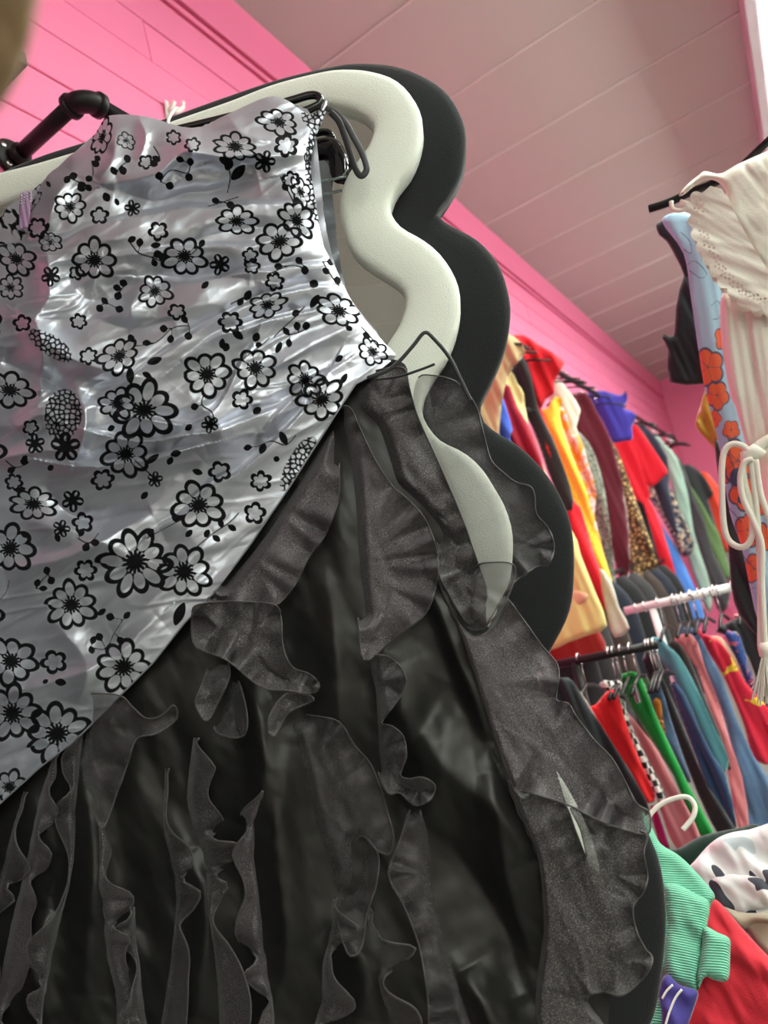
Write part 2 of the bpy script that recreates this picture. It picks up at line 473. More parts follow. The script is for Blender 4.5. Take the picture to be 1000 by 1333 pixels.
def mirror(label, outpx, inpx, dfront, thick, m, centre, zb_out, zb_in, bulge, inner=None, group=None, dglass=None):
    base = from_az([[centre, -1.0]], [dfront + thick / 2])[0]
    t = thing('wavy_mirror', base, label, 'mirror', group)
    Ro = at_m(outpx, dfront + bulge * 0.5); Ro = Ro[Ro[:, 1] > -0.80]
    Ro = head_az(np.concatenate([Ro, bottom_az(Ro[-1], 0, zb_out, centre)]), centre)
    Ri = at_m(inpx, dfront + bulge * 0.5) if inner is None else None
    if inner is None:
        Ri = Ri[Ri[:, 1] > -0.72]; Ri = head_az(np.concatenate([Ri, [(Ri[-1, 0] - 0.02, zb_in + 0.05), (Ri[-1, 0] - 0.08, zb_in), (centre, zb_in)]]), centre)
    else:
        Ri = (Ro - [centre, 0.0]) * [0.62, 0.86] + [centre, 0.0]
    def full(R):
        L = R[::-1][1:-1].copy(); L[:, 0] = 2 * centre - L[:, 0]
        return np.concatenate([R, L])
    Of, If = full(Ro), full(Ri)
    frame_mesh('frame', Of, If, dfront, dfront + thick, bulge, m, t)
    g = resample(smooth(If, 8), 240); c_ = g.mean(0)
    g2 = c_ + (g - c_) * 1.02
    dglass = dglass or dfront + thick * 0.55
    slab('glass', g2, dglass, dglass + 0.004, M['glass'], t)
    slab('backing', c_ + (g - c_) * 1.05, dglass + 0.005, dfront + thick - 0.001, M['board'], t)
    return t
mirror('white flannel framed wavy mirror standing directly behind the flowered gown', W_OUT, W_IN, 0.970, 0.036, M['white_plush'], cx, -0.93, -0.82, 0.011, dglass=0.990)
mirror('black flannel framed wavy mirror standing behind the white framed mirror', B_OUT, None, 1.012, 0.036, M['black_plush'], cx + 0.035, -1.0 + 0.002, -0.8, 0.014, inner=True)

# ------------------------------------------------------------------ pipe rail, shelf and hook on the pink wall
YP = WALL_Y - 0.001
fl = hit([(17, 209)], NY, YP)[0]
rail_z, rail_y = fl[2], 0.91
el = CAM + ray([(128, 137)])[0] * ((rail_z - CAM[2]) / ray([(128, 137)])[0, 2])
rail_y = el[1]
t = thing('pipe_clothes_rail', (fl[0], WALL_Y, rail_z), 'black iron pipe clothes rail with a round flange on the pink wall behind the gown', 'rail')
disc('flange', (fl[0], YP, rail_z), (0, -1, 0), 0.042, 0.011, M['black_pipe'], t)
for a in (0.9, 2.5, 4.0, 5.6):
    disc('screw', (fl[0] + 0.03 * math.cos(a), YP - 0.010, rail_z + 0.03 * math.sin(a)), (0, -1, 0), 0.006, 0.004, M['screw'], t, 10)
RX = fl[0]
tube('bracket_pipe', [(RX, YP - 0.008, rail_z), (RX, (YP + rail_y) / 2, rail_z), (RX, rail_y + 0.03, rail_z)], 0.0155, M['black_pipe'], t, sides=16)
tube('collar', [(RX, YP - 0.008, rail_z), (RX, YP - 0.034, rail_z)], 0.021, M['black_pipe'], t, sides=16)
ang = np.linspace(0, math.pi / 2, 10)
ec = [(RX + 0.034 * (1 - math.cos(q)), rail_y + 0.034 * (1 - math.sin(q)), rail_z) for q in ang]
e_ = tube('elbow', ec, 0.0205, M['black_pipe'], t, sides=16)
tube('rim', [(RX, rail_y + 0.030, rail_z), (RX, rail_y + 0.040, rail_z)], 0.0245, M['black_pipe'], e_, sides=16)
tube('rim', [(RX + 0.030, rail_y, rail_z), (RX + 0.042, rail_y, rail_z)], 0.0245, M['black_pipe'], e_, sides=16)
tube('rail', [(RX + 0.03, rail_y, rail_z), (2.0, rail_y, rail_z), (4.0, rail_y, rail_z), (7.6, rail_y, rail_z)], 0.0155, M['black_pipe'], t, sides=12)
for bx in (2.6, 5.0, 7.55):
    tube('bracket_pipe', [(bx, rail_y, rail_z), (bx, YP, rail_z)], 0.0145, M['black_pipe'], t, sides=10)
# shelf end, upper left
sp_ = hit([(35, 77)], NY, 0.85)[0]
t = thing('wall_shelf', (sp_[0] - 0.3, WALL_Y, sp_[2]), 'black wooden shelf end on the pink wall at the upper left edge', 'shelf')
box('shelf_board', (sp_[0] - 0.6, sp_[1], sp_[2] - 0.013), (sp_[0], WALL_Y, sp_[2] + 0.013), M['black_wood'], t, bev=0.002)
box('bracket', (sp_[0] - 0.45, sp_[1] + 0.06, sp_[2] - 0.06), (sp_[0] - 0.42, WALL_Y, sp_[2] - 0.013), M['black_wood'], t, bev=0.002)
# small white hook on the wall
hk = hit([(216, 143)], NY, WALL_Y)[0]
t = thing('wall_hook', hk, 'small white plastic two pronged hook on the pink wall above the gown', 'hook')
tube('base', [hk + [0, 0, -0.035], hk + [0, -0.006, -0.01], hk + [0, -0.008, 0.022]], [0.011, 0.010, 0.007], M['white_plastic'], t, flat=0.5)
tube('prong', [hk + [0, -0.006, -0.012], hk + [0.018, -0.024, -0.014], hk + [0.032, -0.034, 0.004], hk + [0.036, -0.036, 0.022]], [0.008, 0.008, 0.006, 0.0055], M['white_plastic'], t)
tube('prong', [hk + [0, -0.006, -0.012], hk + [0.006, -0.02, 0.0], hk + [0.008, -0.03, 0.012]], [0.007, 0.006, 0.005], M['white_plastic'], t)

# ------------------------------------------------------------------ the gown
def satin(name, base, black, rough=0.36, metal=0.75, weave=0.12):
    m = mat(name, base, rough, metal, 0.0); nt = m.node_tree; b = nt.nodes['Principled BSDF']
    tc = nt.nodes.new('ShaderNodeTexCoord')
    mp = nt.nodes.new('ShaderNodeMapping'); mp.inputs['Scale'].default_value = (900, 900, 160)
    nt.links.new(tc.outputs['Object'], mp.inputs['Vector'])
    nz = nt.nodes.new('ShaderNodeTexNoise'); nz.inputs['Scale'].default_value = 1.0; nz.inputs['Detail'].default_value = 3
    nt.links.new(mp.outputs['Vector'], nz.inputs['Vector'])
    bp = nt.nodes.new('ShaderNodeBump'); bp.inputs['Strength'].default_value = weave; bp.inputs['Distance'].default_value = 0.001
    nt.links.new(nz.outputs['Fac'], bp.inputs['Height']); nt.links.new(bp.outputs['Normal'], b.inputs['Normal'])
    if black:
        at = nt.nodes.new('ShaderNodeAttribute'); at.attribute_name = 'print'
        mr = nt.nodes.new('ShaderNodeMapRange'); mr.inputs['From Min'].default_value = -0.45; mr.inputs['From Max'].default_value = 0.45
        nt.links.new(at.outputs['Fac'], mr.inputs['Value'])
        for inp, v0, v1 in (('Metallic', metal, 0.0), ('Roughness', rough, 0.95), ('Specular IOR Level', 0.4, 0.1)):
            x = nt.nodes.new('ShaderNodeMapRange'); x.inputs['To Min'].default_value = v1; x.inputs['To Max'].default_value = v0
            nt.links.new(mr.outputs['Result'], x.inputs['Value']); nt.links.new(x.outputs['Result'], b.inputs[inp])
        mx = nt.nodes.new('ShaderNodeMix'); mx.data_type = 'RGBA'
        mx.inputs[6].default_value = (*srgb(22, 21, 23), 1); mx.inputs[7].default_value = (*base, 1)
        nt.links.new(mr.outputs['Result'], mx.inputs[0]); nt.links.new(mx.outputs[2], b.inputs['Base Color'])
    return m

def organza(name, col, opaque, rough=0.45, sparkle=0.5):
    m = mat(name, col, rough, 0.0, 0.3, spec=0.5); nt = m.node_tree; b = nt.nodes['Principled BSDF']
    out = nt.nodes['Material Output']
    tc = nt.nodes.new('ShaderNodeTexCoord')
    nz = nt.nodes.new('ShaderNodeTexNoise'); nz.inputs['Scale'].default_value = 900; nz.inputs['Detail'].default_value = 1
    nt.links.new(tc.outputs['Object'], nz.inputs['Vector'])
    big = nt.nodes.new('ShaderNodeTexNoise'); big.inputs['Scale'].default_value = 14; big.inputs['Detail'].default_value = 3
    nt.links.new(tc.outputs['Object'], big.inputs['Vector'])
    # glittering threads: a little metallic grain
    rp = nt.nodes.new('ShaderNodeMapRange'); rp.inputs['From Min'].default_value = 0.52; rp.inputs['From Max'].default_value = 0.72
    rp.inputs['To Max'].default_value = sparkle
    nt.links.new(nz.outputs['Fac'], rp.inputs['Value'])
    mx = nt.nodes.new('ShaderNodeMix'); mx.data_type = 'RGBA'
    mx.inputs[6].default_value = (*col, 1); mx.inputs[7].default_value = (*srgb(205, 198, 196), 1)
    nt.links.new(rp.outputs['Result'], mx.inputs[0]); nt.links.new(mx.outputs[2], b.inputs['Base Color'])
    nt.links.new(rp.outputs['Result'], b.inputs['Metallic'])
    bp = nt.nodes.new('ShaderNodeBump'); bp.inputs['Strength'].default_value = 0.6; bp.inputs['Distance'].default_value = 0.001
    nt.links.new(nz.outputs['Fac'], bp.inputs['Height']); nt.links.new(bp.outputs['Normal'], b.inputs['Normal'])
    tr = nt.nodes.new('ShaderNodeBsdfTransparent'); ms = nt.nodes.new('ShaderNodeMixShader')
    ad = nt.nodes.new('ShaderNodeMapRange'); ad.inputs['From Min'].default_value = 0.3; ad.inputs['From Max'].default_value = 0.7
    ad.inputs['To Min'].default_value = opaque - 0.06; ad.inputs['To Max'].default_value = opaque + 0.06
    nt.links.new(big.outputs['Fac'], ad.inputs['Value'])
    nt.links.new(ad.outputs['Result'], ms.inputs['Fac'])
    nt.links.new(tr.outputs[0], ms.inputs[1]); nt.links.new(b.outputs[0], ms.inputs[2]); nt.links.new(ms.outputs[0], out.inputs['Surface'])
    return m

M['silver'] = satin('silver satin with black flocked flowers', srgb(204, 207, 217), True, rough=0.38, metal=0.70)
M['black_satin'] = satin('black satin', srgb(54, 53, 51), False, rough=0.36, metal=0.6)
M['organza'] = organza('black organza', srgb(84, 78, 81), 0.72)
M['organza_thin'] = organza('thin black organza', srgb(70, 66, 68), 0.5)
M['organza_dark'] = organza('layered black organza', srgb(54, 51, 52), 0.88, sparkle=0.45)
M['hem'] = mat('rolled black hem', srgb(74, 70, 68), 0.55, sheen=0.3)
M['ribbon'] = mat('black satin ribbon', srgb(46, 46, 48), 0.4, sheen=0.3)
M['lilac'] = pattern('lilac woven tape', 'stripes', [srgb(150, 112, 148), srgb(190, 160, 188)], 90, stretch=(1, 1, 0.05))
M['steel_eye'] = mat('white metal eyelet', srgb(235, 232, 240), 0.3, metal=0.6)

# --- the flocked print, as a signed distance in photograph pixels (negative = flock)
def flower(q, R, n, ring=True, ph=0.0, hole=1.0):
    """large daisy: outlined petals around a spoked heart"""
    r = np.hypot(q[:, 0], q[:, 1]); th = np.arctan2(q[:, 1], q[:, 0])
    w = 2 * math.pi / n
    k = np.floor((th - ph) / w + 0.5)
    jig = 1 + 0.10 * np.sin(k * 2.3 + ph * 7)
    a = th - ph - k * w
    x = r * np.cos(a) / jig; y = r * np.sin(a)
    tw = math.tan(w / 2)
    def ell(cx_, rx, ry):
        e = np.hypot((x - cx_) / rx, y / ry)
        return (e - 1) * min(rx, ry)
    outer = ell(0.58 * R, 0.43 * R, 0.62 * R * tw * 1.30)
    outer = np.minimum(outer, r - 0.5 * R)
    inner = ell(0.585 * R, 0.305 * R * hole, 0.60 * R * tw * 0.92 * hole)
    heart = r - 0.33 * R
    spoke = np.abs(np.mod(th * 14 / (2 * math.pi), 1) - 0.5) * r * 0.45 - 0.05 * R + 0.02 * r
    spoke = np.minimum(spoke, r - 0.12 * R)
    s = np.maximum(outer, -inner)
    s = np.where(heart < 0, np.maximum(np.maximum(spoke, -(0.30 * R - r) * -1 - 99), -99), s)
    return s

def blossom(q, R, n=5, ph=0.3):
    """small blossom: a scalloped ring"""
    r = np.hypot(q[:, 0], q[:, 1]); th = np.arctan2(q[:, 1], q[:, 0])
    lob = np.abs(np.cos(n * (th - ph) / 2)) ** 0.6
    return np.maximum(r - R * (0.62 + 0.38 * lob), -(r - R * (0.36 + 0.30 * lob)))

def dark_blossom(q, R, n=5, ph=0.3):
    r = np.hypot(q[:, 0], q[:, 1]); th = np.arctan2(q[:, 1], q[:, 0])
    lob = np.abs(np.cos(n * (th - ph) / 2)) ** 0.5
    o = r - R * (0.45 + 0.55 * lob)
    w = 2 * math.pi / n; k = np.floor((th - ph) / w + 0.5); a = th - ph - k * w
    e = (np.hypot((r * np.cos(a) - 0.62 * R) / (0.22 * R), r * np.sin(a) / (0.10 * R)) - 1) * 0.1 * R
    return np.maximum(o, -e)

def leaf(p, a, b, w):
    a = np.asarray(a, float); b = np.asarray(b, float); L = np.linalg.norm(b - a); d = (b - a) / L
    q = p - a; t = q @ d / L; s = q[:, 0] * d[1] - q[:, 1] * d[0]
    prof = w * np.sin(np.pi * np.clip(t, 0, 1)) ** 0.7
    return np.where((t > 0) & (t < 1), np.abs(s) - prof, 5.0)

def stem(p, pts, w):
    d, _, _, _ = seg_dist(p, smooth(pts, 5, False), False)
    return d - w

DAISIES = [  # x, y, radius, squash along its minor axis, its angle, petals
    (123, 338, 28, .95, 0, 8), (240, 334, 28, .85, .2, 8), (202, 380, 21, .95, 0, 8), (364, 314, 29, .8, -.2, 8), (154, 464, 27, .75, -.6, 8), (269, 487, 30, .95, 0, 8),
    (332, 480, 28, .9, .3, 8), (188, 534, 40, .92, 0, 9), (153, 526, 24, .85, 0, 8), (164, 592, 30, .95, .2, 8), (258, 658, 33, .9, 0, 8), (44, 656, 30, .66, .05, 9), (12, 508, 31, .75, .2, 8),
    (348, 397, 25, .62, -.35, 8), (398, 494, 25, .9, .5, 8), (419, 519, 30, .85, -.4, 8), (485, 457, 20, .8, .6, 8), (22, 336, 27, .7, .6, 8), (14, 374, 18, .9, 0, 8), (14, 714, 31, .95, 0, 8),
    (176, 732, 44, .95, 0, 10), (240, 744, 35, .92, .3, 9), (93, 788, 32, .95, 0, 9), (160, 868, 34, .95, 0, 9), (14, 860, 34, .9, .2, 8), (16, 928, 37, .95, 0, 9), (74, 954, 40, .9, -.5, 9), (12, 1024, 24, .9, 0, 8),
    (362, 160, 26, .62, .3, 8), (305, 191, 28, .62, .2, 9), (309, 287, 26, .7, .1, 8), (387, 286, 26, .8, .9, 8), (363, 312, 2, 1, 0, 8), (440, 404, 29, .66, .3, 8), (408, 476, 2, 1, 0, 8),
    (91, 269, 20, .95, 0, 8), (132, 178, 24, .5, 1.9, 8), (66, 315, 16, .8, .4, 7), (42, 262, 16, .45, 2.2, 7), (404, 205, 16, .5, 1.5, 7), (164, 184, 13, .8, .3, 7), (-30, 420, 30, .9, 0, 8), (-28, 590, 32, .9, 0, 8),
    (-30, 800, 32, .9, 0, 8), (-36, 980, 32, .9, 0, 8), (392, 250, 20, .6, 1.2, 7)]
BLOSSOMS = [(316, 520, 15), (134, 624, 16), (286, 614, 16), (340, 626, 15), (332, 668, 16), (102, 418, 12), (230, 406, 13), (300, 420, 16), (326, 332, 12), (358, 366, 14), (40, 556, 12), (116, 464, 13), (108, 680, 15), (18, 628, 13),
            (100, 356, 11), (112, 742, 16), (70, 862, 18), (372, 190, 17), (328, 346, 12), (380, 234, 13), (206, 301, 14), (49, 297, 15), (130, 280, 13), (250, 188, 11), (190, 210, 11), (226, 178, 11), (28, 420, 13), (-20, 500, 14), (-18, 690, 15), (-20, 890, 15)]
DARKS = [(344, 211, 15), (46, 578, 14), (286, 344, 14), (94, 652, 15), (202, 624, 11), (173, 271, 12), (66, 360, 14), (80, 688, 12), (86, 582, 20), (274, 552, 12), (268, 150, 9)]
SPRIGS = [  # stem points, then berries as (x, y) at the twig ends
    ([(168, 314), (180, 328), (198, 334), (212, 340)], [(172, 312), (182, 316), (206, 330), (202, 342), (212, 334)]),
    ([(152, 388), (158, 376), (164, 370)], [(152, 374), (160, 368), (154, 384)]), ([(128, 400), (138, 394)], [(136, 392), (130, 402), (156, 402)]),
    ([(210, 236), (222, 222), (244, 226), (248, 214)], [(203, 206), (200, 212), (208, 228), (234, 208), (248, 210), (222, 242)]),
    ([(176, 450), (200, 446), (224, 428), (246, 424)], [(190, 446), (212, 428), (246, 438), (240, 416), (170, 440), (222, 442)]),
    ([(266, 516), (264, 528), (276, 536), (280, 550)], [(254, 530)]), ([(386, 568), (372, 580), (352, 574), (336, 580)], [(322, 582)]),
    ([(376, 436), (388, 432), (398, 428)], [(376, 447), (386, 424), (398, 424), (372, 432)]), ([(256, 712), (276, 696), (296, 682), (310, 668)], []),
    ([(46, 766), (56, 752), (62, 748)], [(48, 758), (60, 742), (66, 756), (56, 766)]), ([(118, 842), (138, 844), (150, 824), (160, 806)], [(122, 832), (120, 846), (144, 802), (166, 800), (158, 834), (130, 828)]),
    ([(8, 600), (20, 608), (36, 602)], [(14, 612), (30, 600)]), ([(296, 250), (300, 230), (296, 216)], []), ([(350, 440), (336, 452), (318, 466)], []), ([(176, 600), (208, 628)], [(222, 600)]), ([(0, 780), (8, 770), (12, 756)], []),
    ([(190, 700), (216, 686), (236, 676)], [(196, 692), (228, 674)]), ([(366, 230), (376, 250), (384, 268)], [(372, 244), (386, 262)]), ([(420, 340), (430, 356), (442, 372)], [(424, 352), (440, 364), (432, 340)]), ([(396, 400), (372, 424), (356, 440)], [(384, 408)]),
    ([(470, 425), (484, 440), (494, 452)], [(476, 436)]), ([(120, 210), (122, 224), (120, 234)], [(116, 232), (126, 214)]), ([(90, 230), (98, 234), (110, 238)], [(88, 234), (96, 228), (106, 240), (116, 244)]), ([(208, 208), (206, 200), (200, 190)], []), ([(102, 700), (116, 706), (128, 694)], [(106, 692), (124, 706), (112, 712)]), ([(300, 396), (316, 388), (324, 382)], [(312, 394)]),
    ([(150, 226), (158, 216), (168, 210)], [(148, 222), (166, 206), (160, 222)]), ([(270, 268), (290, 262), (310, 256)], [(280, 260), (300, 266)]), ([(262, 316), (250, 330)], [(262, 316)]), ([(350, 356), (376, 346), (396, 350)], [(362, 346), (388, 340), (396, 352)])]
LEAVES = [((296, 446), (292, 458), 5), ((290, 440), (288, 454), 4), ((302, 430), (316, 442), 5), ((318, 392), (326, 378), 5), ((168, 478), (170, 500), 5), ((184, 486), (198, 492), 4), ((236, 590), (222, 592), 5), ((340, 592), (344, 576), 5), ((364, 562), (374, 580), 5), ((228, 815), (240, 784), 7), ((190, 605), (208, 590), 4),
          ((300, 206), (294, 222), 6), ((318, 214), (302, 234), 7), ((284, 206), (298, 214), 5), ((266, 700), (272, 690), 4), ((276, 698), (286, 706), 4), ((288, 688), (286, 676), 4), ((296, 684), (308, 690), 4), ((332, 450), (340, 446), 4), ((330, 444), (336, 432), 5), ((70, 888), (86, 890), 5), ((54, 890), (62, 886), 3), ((72, 694), (76, 706), 4), ((60, 236), (66, 244), 3),
          ((136, 250), (142, 262), 5), ((150, 258), (154, 268), 3), ((244, 236), (250, 226), 5), ((196, 320), (210, 318), 4), ((28, 600), (34, 592), 4), ((20, 640), (34, 636), 4), ((62, 612), (70, 606), 4), ((402, 366), (414, 372), 6), ((416, 384), (404, 402), 5), ((450, 424), (458, 430), 4), ((330, 540), (340, 530), 5), ((356, 596), (364, 600), 4), ((262, 376), (272, 366), 4), ((210, 466), (190, 474), 5), ((264, 616), (250, 612), 4),
          ((124, 204), (132, 210), 4), ((100, 244), (112, 246), 4), ((38, 700), (28, 694), 4), ((140, 560), (150, 556), 4), ((60, 300), (64, 290), 3), ((360, 460), (366, 446), 4), ((436, 470), (446, 462), 4), ((444, 500), (452, 486), 4), ((192, 640), (184, 650), 4), ((242, 700), (250, 690), 4), ((128, 800), (138, 792), 4), ((250, 552), (240, 560), 4)]
LACE = [(82, 540, 24, 34, .1), (66, 450, 34, 13, .6), (388, 604, 14, 40, .55), (410, 152, 18, 16, .6), (407, 205, 9, 40, 0.05), (412, 262, 8, 30, -.1)]

def print_sdf(p, sd=None):
    p = p + 2.6 * np.stack([vnoise(p[:, 0] / 26, p[:, 1] / 26, 71), vnoise(p[:, 0] / 26, p[:, 1] / 26, 72)], 1)
    S = np.full(len(p), 5.0)
    def local(cx_, cy_, R, fn):
        m = (np.abs(p[:, 0] - cx_) < R) & (np.abs(p[:, 1] - cy_) < R)
        if m.any():
            S[m] = np.minimum(S[m], fn(p[m]))
    for i, (x, y, ax, ay, rot) in enumerate(LACE):
        def f(q):
            c, s = math.cos(rot), math.sin(rot)
            u = ((q[:, 0] - x) * c + (q[:, 1] - y) * s) / ax; v = (-(q[:, 0] - x) * s + (q[:, 1] - y) * c) / ay
            cell = 6.5
            gx = q[:, 0] / cell; gy = q[:, 1] / cell
            best = np.full(len(q), 9.0); sec = np.full(len(q), 9.0)
            rsn = np.random.RandomState(5); T = rsn.rand(64, 64, 2)
            for dx in (-1, 0, 1):
                for dy in (-1, 0, 1):
                    ix = np.floor(gx).astype(int) + dx; iy = np.floor(gy).astype(int) + dy
                    o = T[ix & 63, iy & 63] * 0.8 + 0.1
                    d = np.hypot(ix + o[:, 0] - gx, iy + o[:, 1] - gy)
                    sec = np.where(d < best, best, np.minimum(sec, d)); best = np.minimum(best, d)
            web = (sec - best) * cell * 0.5 - 1.0
            return np.maximum(web, (np.hypot(u, v) - 1) * min(ax, ay))
        local(x, y, max(ax, ay) + 6, f)
    for i, (x, y, R, sq, rot, n) in enumerate(DAISIES):
        if R < 5: continue
        def f(q):
            c, s = math.cos(rot + 0.0), math.sin(rot)
            u = (q[:, 0] - x) * c + (q[:, 1] - y) * s; v = (-(q[:, 0] - x) * s + (q[:, 1] - y) * c) / sq
            return flower(np.stack([u, v], 1), R * 1.08, n, ph=i * 1.7, hole=0.86)
        local(x, y, R * 1.35, f)
    for i, (x, y, R) in enumerate(BLOSSOMS):
        local(x, y, R * 1.2, lambda q: blossom((q - [x, y]) * [1, 1.05], R, 5 + i % 2, i * .9))
    for i, (x, y, R) in enumerate(DARKS):
        local(x, y, R * 1.2, lambda q: dark_blossom(q - [x, y], R, 5, i * .9))
    for pts, berries in SPRIGS:
        c = np.mean(pts, 0)
        local(c[0], c[1], 60, lambda q: stem(q, pts, 0.9))
        for i, (x, y) in enumerate(berries):
            e = min(pts, key=lambda t_: (t_[0] - x) ** 2 + (t_[1] - y) ** 2)
            dv = np.array([x - e[0], y - e[1]]); ln = np.linalg.norm(dv); dv = dv / ln if ln > 1.5 else np.array([0.5, -0.86])
            pa, pb = np.array([x, y]) - dv * 6.0, np.array([x, y]) + dv * 5.5
            local(x, y, 14, lambda q: leaf(q, pa, pb, 4.3 + (i % 3) * 0.5))
            if (e[0] - x) ** 2 + (e[1] - y) ** 2 < 500:
                local(x, y, 26, lambda q: stem(q, [e, ((e[0] + x) / 2 + 1, (e[1] + y) / 2), (x, y)], 0.7))
    for a, b, w in LEAVES:
        local((a[0] + b[0]) / 2, (a[1] + b[1]) / 2, 26, lambda q: leaf(q, a, b, w))
    return np.clip(S, -3, 3)

# --- folds: (line, lift in metres, how far it fades on the upper and the lower side in px)
FOLDS = [
    ([(150, 240), (205, 226), (240, 196), (300, 204), (400, 200)], .012, 22, 10), ([(148, 246), (200, 262), (260, 250), (340, 232)], -.010, 12, 26), ([(0, 325), (60, 316), (110, 298), (170, 281), (270, 268), (415, 262)], .011, 5, 46),
    ([(60, 300), (72, 256), (96, 225)], .006, 10, 12), ([(150, 176), (150, 205), (128, 236)], .007, 9, 14), ([(95, 372), (118, 394), (160, 382), (240, 362), (330, 366)], -.011, 26, 14), ([(168, 420), (172, 390), (200, 372)], .008, 8, 18),
    ([(205, 362), (270, 366), (330, 355), (440, 340)], .009, 4, 30), ([(30, 418), (70, 452), (110, 474), (160, 486)], .013, 12, 16), ([(120, 520), (190, 478), (250, 436), (310, 404), (370, 382), (450, 368)], .010, 5, 34),
    ([(240, 470), (290, 436), (360, 416), (470, 392)], .006, 5, 24), ([(105, 522), (170, 538), (250, 552), (300, 500), (330, 440)], .008, 7, 28), ([(118, 560), (180, 574), (250, 566), (320, 548), (400, 510)], .011, 5, 34), ([(60, 600), (130, 608), (200, 596), (270, 578)], .008, 7, 22),
    ([(96, 500), (112, 540), (106, 580), (90, 600)], .014, 14, 12), ([(20, 400), (46, 420), (56, 470), (50, 520)], .010, 12, 14), ([(60, 330), (64, 380), (40, 420)], .010, 12, 16), ([(0, 470), (50, 490), (100, 516)], -.009, 12, 12),
    ([(190, 702), (260, 650), (320, 606), (390, 540), (430, 480)], .008, 7, 30), ([(0, 742), (70, 728), (140, 700), (200, 668)], .009, 8, 30), ([(60, 636), (90, 668), (140, 676), (200, 664)], -.007, 14, 14), ([(200, 330), (300, 300), (420, 292)], -.004, 16, 12), ([(140, 820), (210, 770), (280, 690)], .005, 16, 22),
    ([(0, 905), (90, 882), (160, 842), (210, 800)], .007, 9, 26), ([(60, 800), (110, 860), (100, 920)], .005, 20, 20), ([(330, 490), (400, 450), (470, 420)], .006, 8, 22), ([(236, 168), (250, 200), (236, 232)], .006, 10, 10), ([(180, 152), (190, 180), (180, 210)], .005, 9, 9), ([(300, 150), (322, 176), (380, 186)], .005, 8, 14),
    ([(340, 560), (380, 520), (450, 470)], .005, 6, 16), ([(0, 600), (60, 586), (100, 590)], .008, 8, 18), ([(30, 680), (100, 690), (170, 720)], .005, 10, 22), ([(20, 560), (50, 540), (90, 548)], .009, 9, 14),
    ([(110, 410), (170, 430), (230, 415)], -.006, 16, 16), ([(250, 520), (290, 560), (260, 600)], .005, 14, 18), ([(410, 300), (330, 318), (230, 322), (160, 330)], .005, 5, 20)]
def gown_relief(p, sd):
    h = np.zeros(len(p))
    pw = p + 5 * np.stack([vnoise(p[:, 0] / 40, p[:, 1] / 40, 11), vnoise(p[:, 0] / 40, p[:, 1] / 40, 12)], 1)
    for line, amp, wa, wb in FOLDS:
        L = smooth(line, 4, False)
        lo = L.min(0) - 90; hi = L.max(0) + 90
        m = (p[:, 0] > lo[0]) & (p[:, 0] < hi[0]) & (p[:, 1] > lo[1]) & (p[:, 1] < hi[1])
        d, _, side, t = seg_dist(pw[m], L, False)
        up = side < 0 if L[-1, 0] >= L[0, 0] else side > 0
        w = np.where(up, wa, wb)
        end = np.clip(np.sin(np.pi * np.clip(t, 0.02, 0.98)), 0, 1) ** 0.5
        h[m] += amp * 2.4 * np.exp(-(d / (w if min(wa, wb) > 7 else np.where(up, 2.6, wb))) ** 1.35) * end
        if min(wa, wb) <= 7:      # a pleat: the cloth above tucks in under the lip
            h[m] -= np.where(up, amp * 1.3 * np.exp(-(d / 11) ** 1.5), 0) * end
    h += 0.0050 * aniso(p, -0.5, 80, 26, 3) + 0.0020 * aniso(p, -0.35, 40, 13, 4) + 0.0007 * aniso(p, -0.6, 18, 8, 5)
    h += 0.004 * aniso(p, 0.3, 60, 40, 8)
    # sharp creases: ridged noise running with the gathers
    rid = lambda a, lx, ly, s_: 1 - 2 * np.abs(aniso(pw, a, lx, ly, s_)) * 2
    msk = 0.35 + 0.65 * np.clip(0.5 + 1.6 * vnoise(p[:, 0] / 90, p[:, 1] / 90, 61), 0, 1)
    h += msk * (0.0042 * np.maximum(rid(-0.45, 150, 30, 62), 0) + 0.0026 * np.maximum(rid(-0.15, 90, 20, 63), 0) + 0.0011 * np.maximum(rid(-0.7, 40, 12, 64), 0))
    # fullness over the body and a turned edge at the silhouette
    h += 0.035 * np.exp(-(((p[:, 0] - 210) / 190) ** 2 + ((p[:, 1] - 430) / 260) ** 2))
    h -= 0.016 * np.exp(-np.maximum(sd, 0) / 9) * (p[:, 1] < 470)
    return h

GOWN_OUT = [(-70, 1092), (-70, 330), (0, 319), (34, 310), (37, 276), (45, 257), (62, 228), (76, 217), (94, 200), (112, 190), (121, 180), (135, 155), (145, 150), (165, 149), (186, 151), (204, 155), (236, 165), (262, 165), (285, 154), (323, 136), (348, 126), (366, 126.5), (386, 138),
            (404, 149), (416, 141), (424, 129), (426, 140), (419, 159), (409, 185), (405, 214), (406, 232), (411, 261), (415, 288), (422, 322), (437, 349), (447, 371), (464, 402), (483, 425), (500, 446), (514, 460), (512, 468), (480, 491), (463, 500), (440, 535), (415, 574),
            (375, 637), (350, 673), (328, 706), (280, 770), (240, 811), (200, 862), (168, 894), (100, 962), (52, 999), (0, 1046)]
GD = plane_of(MN, 0.925, 0.86, 150, 1050)
gbase = from_az([[-0.3, -1.0]], [0.86])[0]
gown = thing('evening_gown', gbase, 'silver satin gown with black flocked flowers over a black ruffled skirt, hung before the mirror', 'dress')
def polyline(o, k=1): return o
bod = sheet('bodice', GOWN_OUT, 1.35, GD, M['silver'], gown, relief=gown_relief, k=2, attr={'print': print_sdf})
# narrow piping along the slanting hem of the bodice
edge = np.array(GOWN_OUT[-15:] + [(-70, 1092)], float)
eo = CAM + ray(edge) * ((GD[1](edge) - gown_relief(edge, np.zeros(len(edge))) - 0.0005) / (ray(edge) @ MN))[:, None]
tube('piping', eo, 0.0011, M['silver'], bod, sides=6)
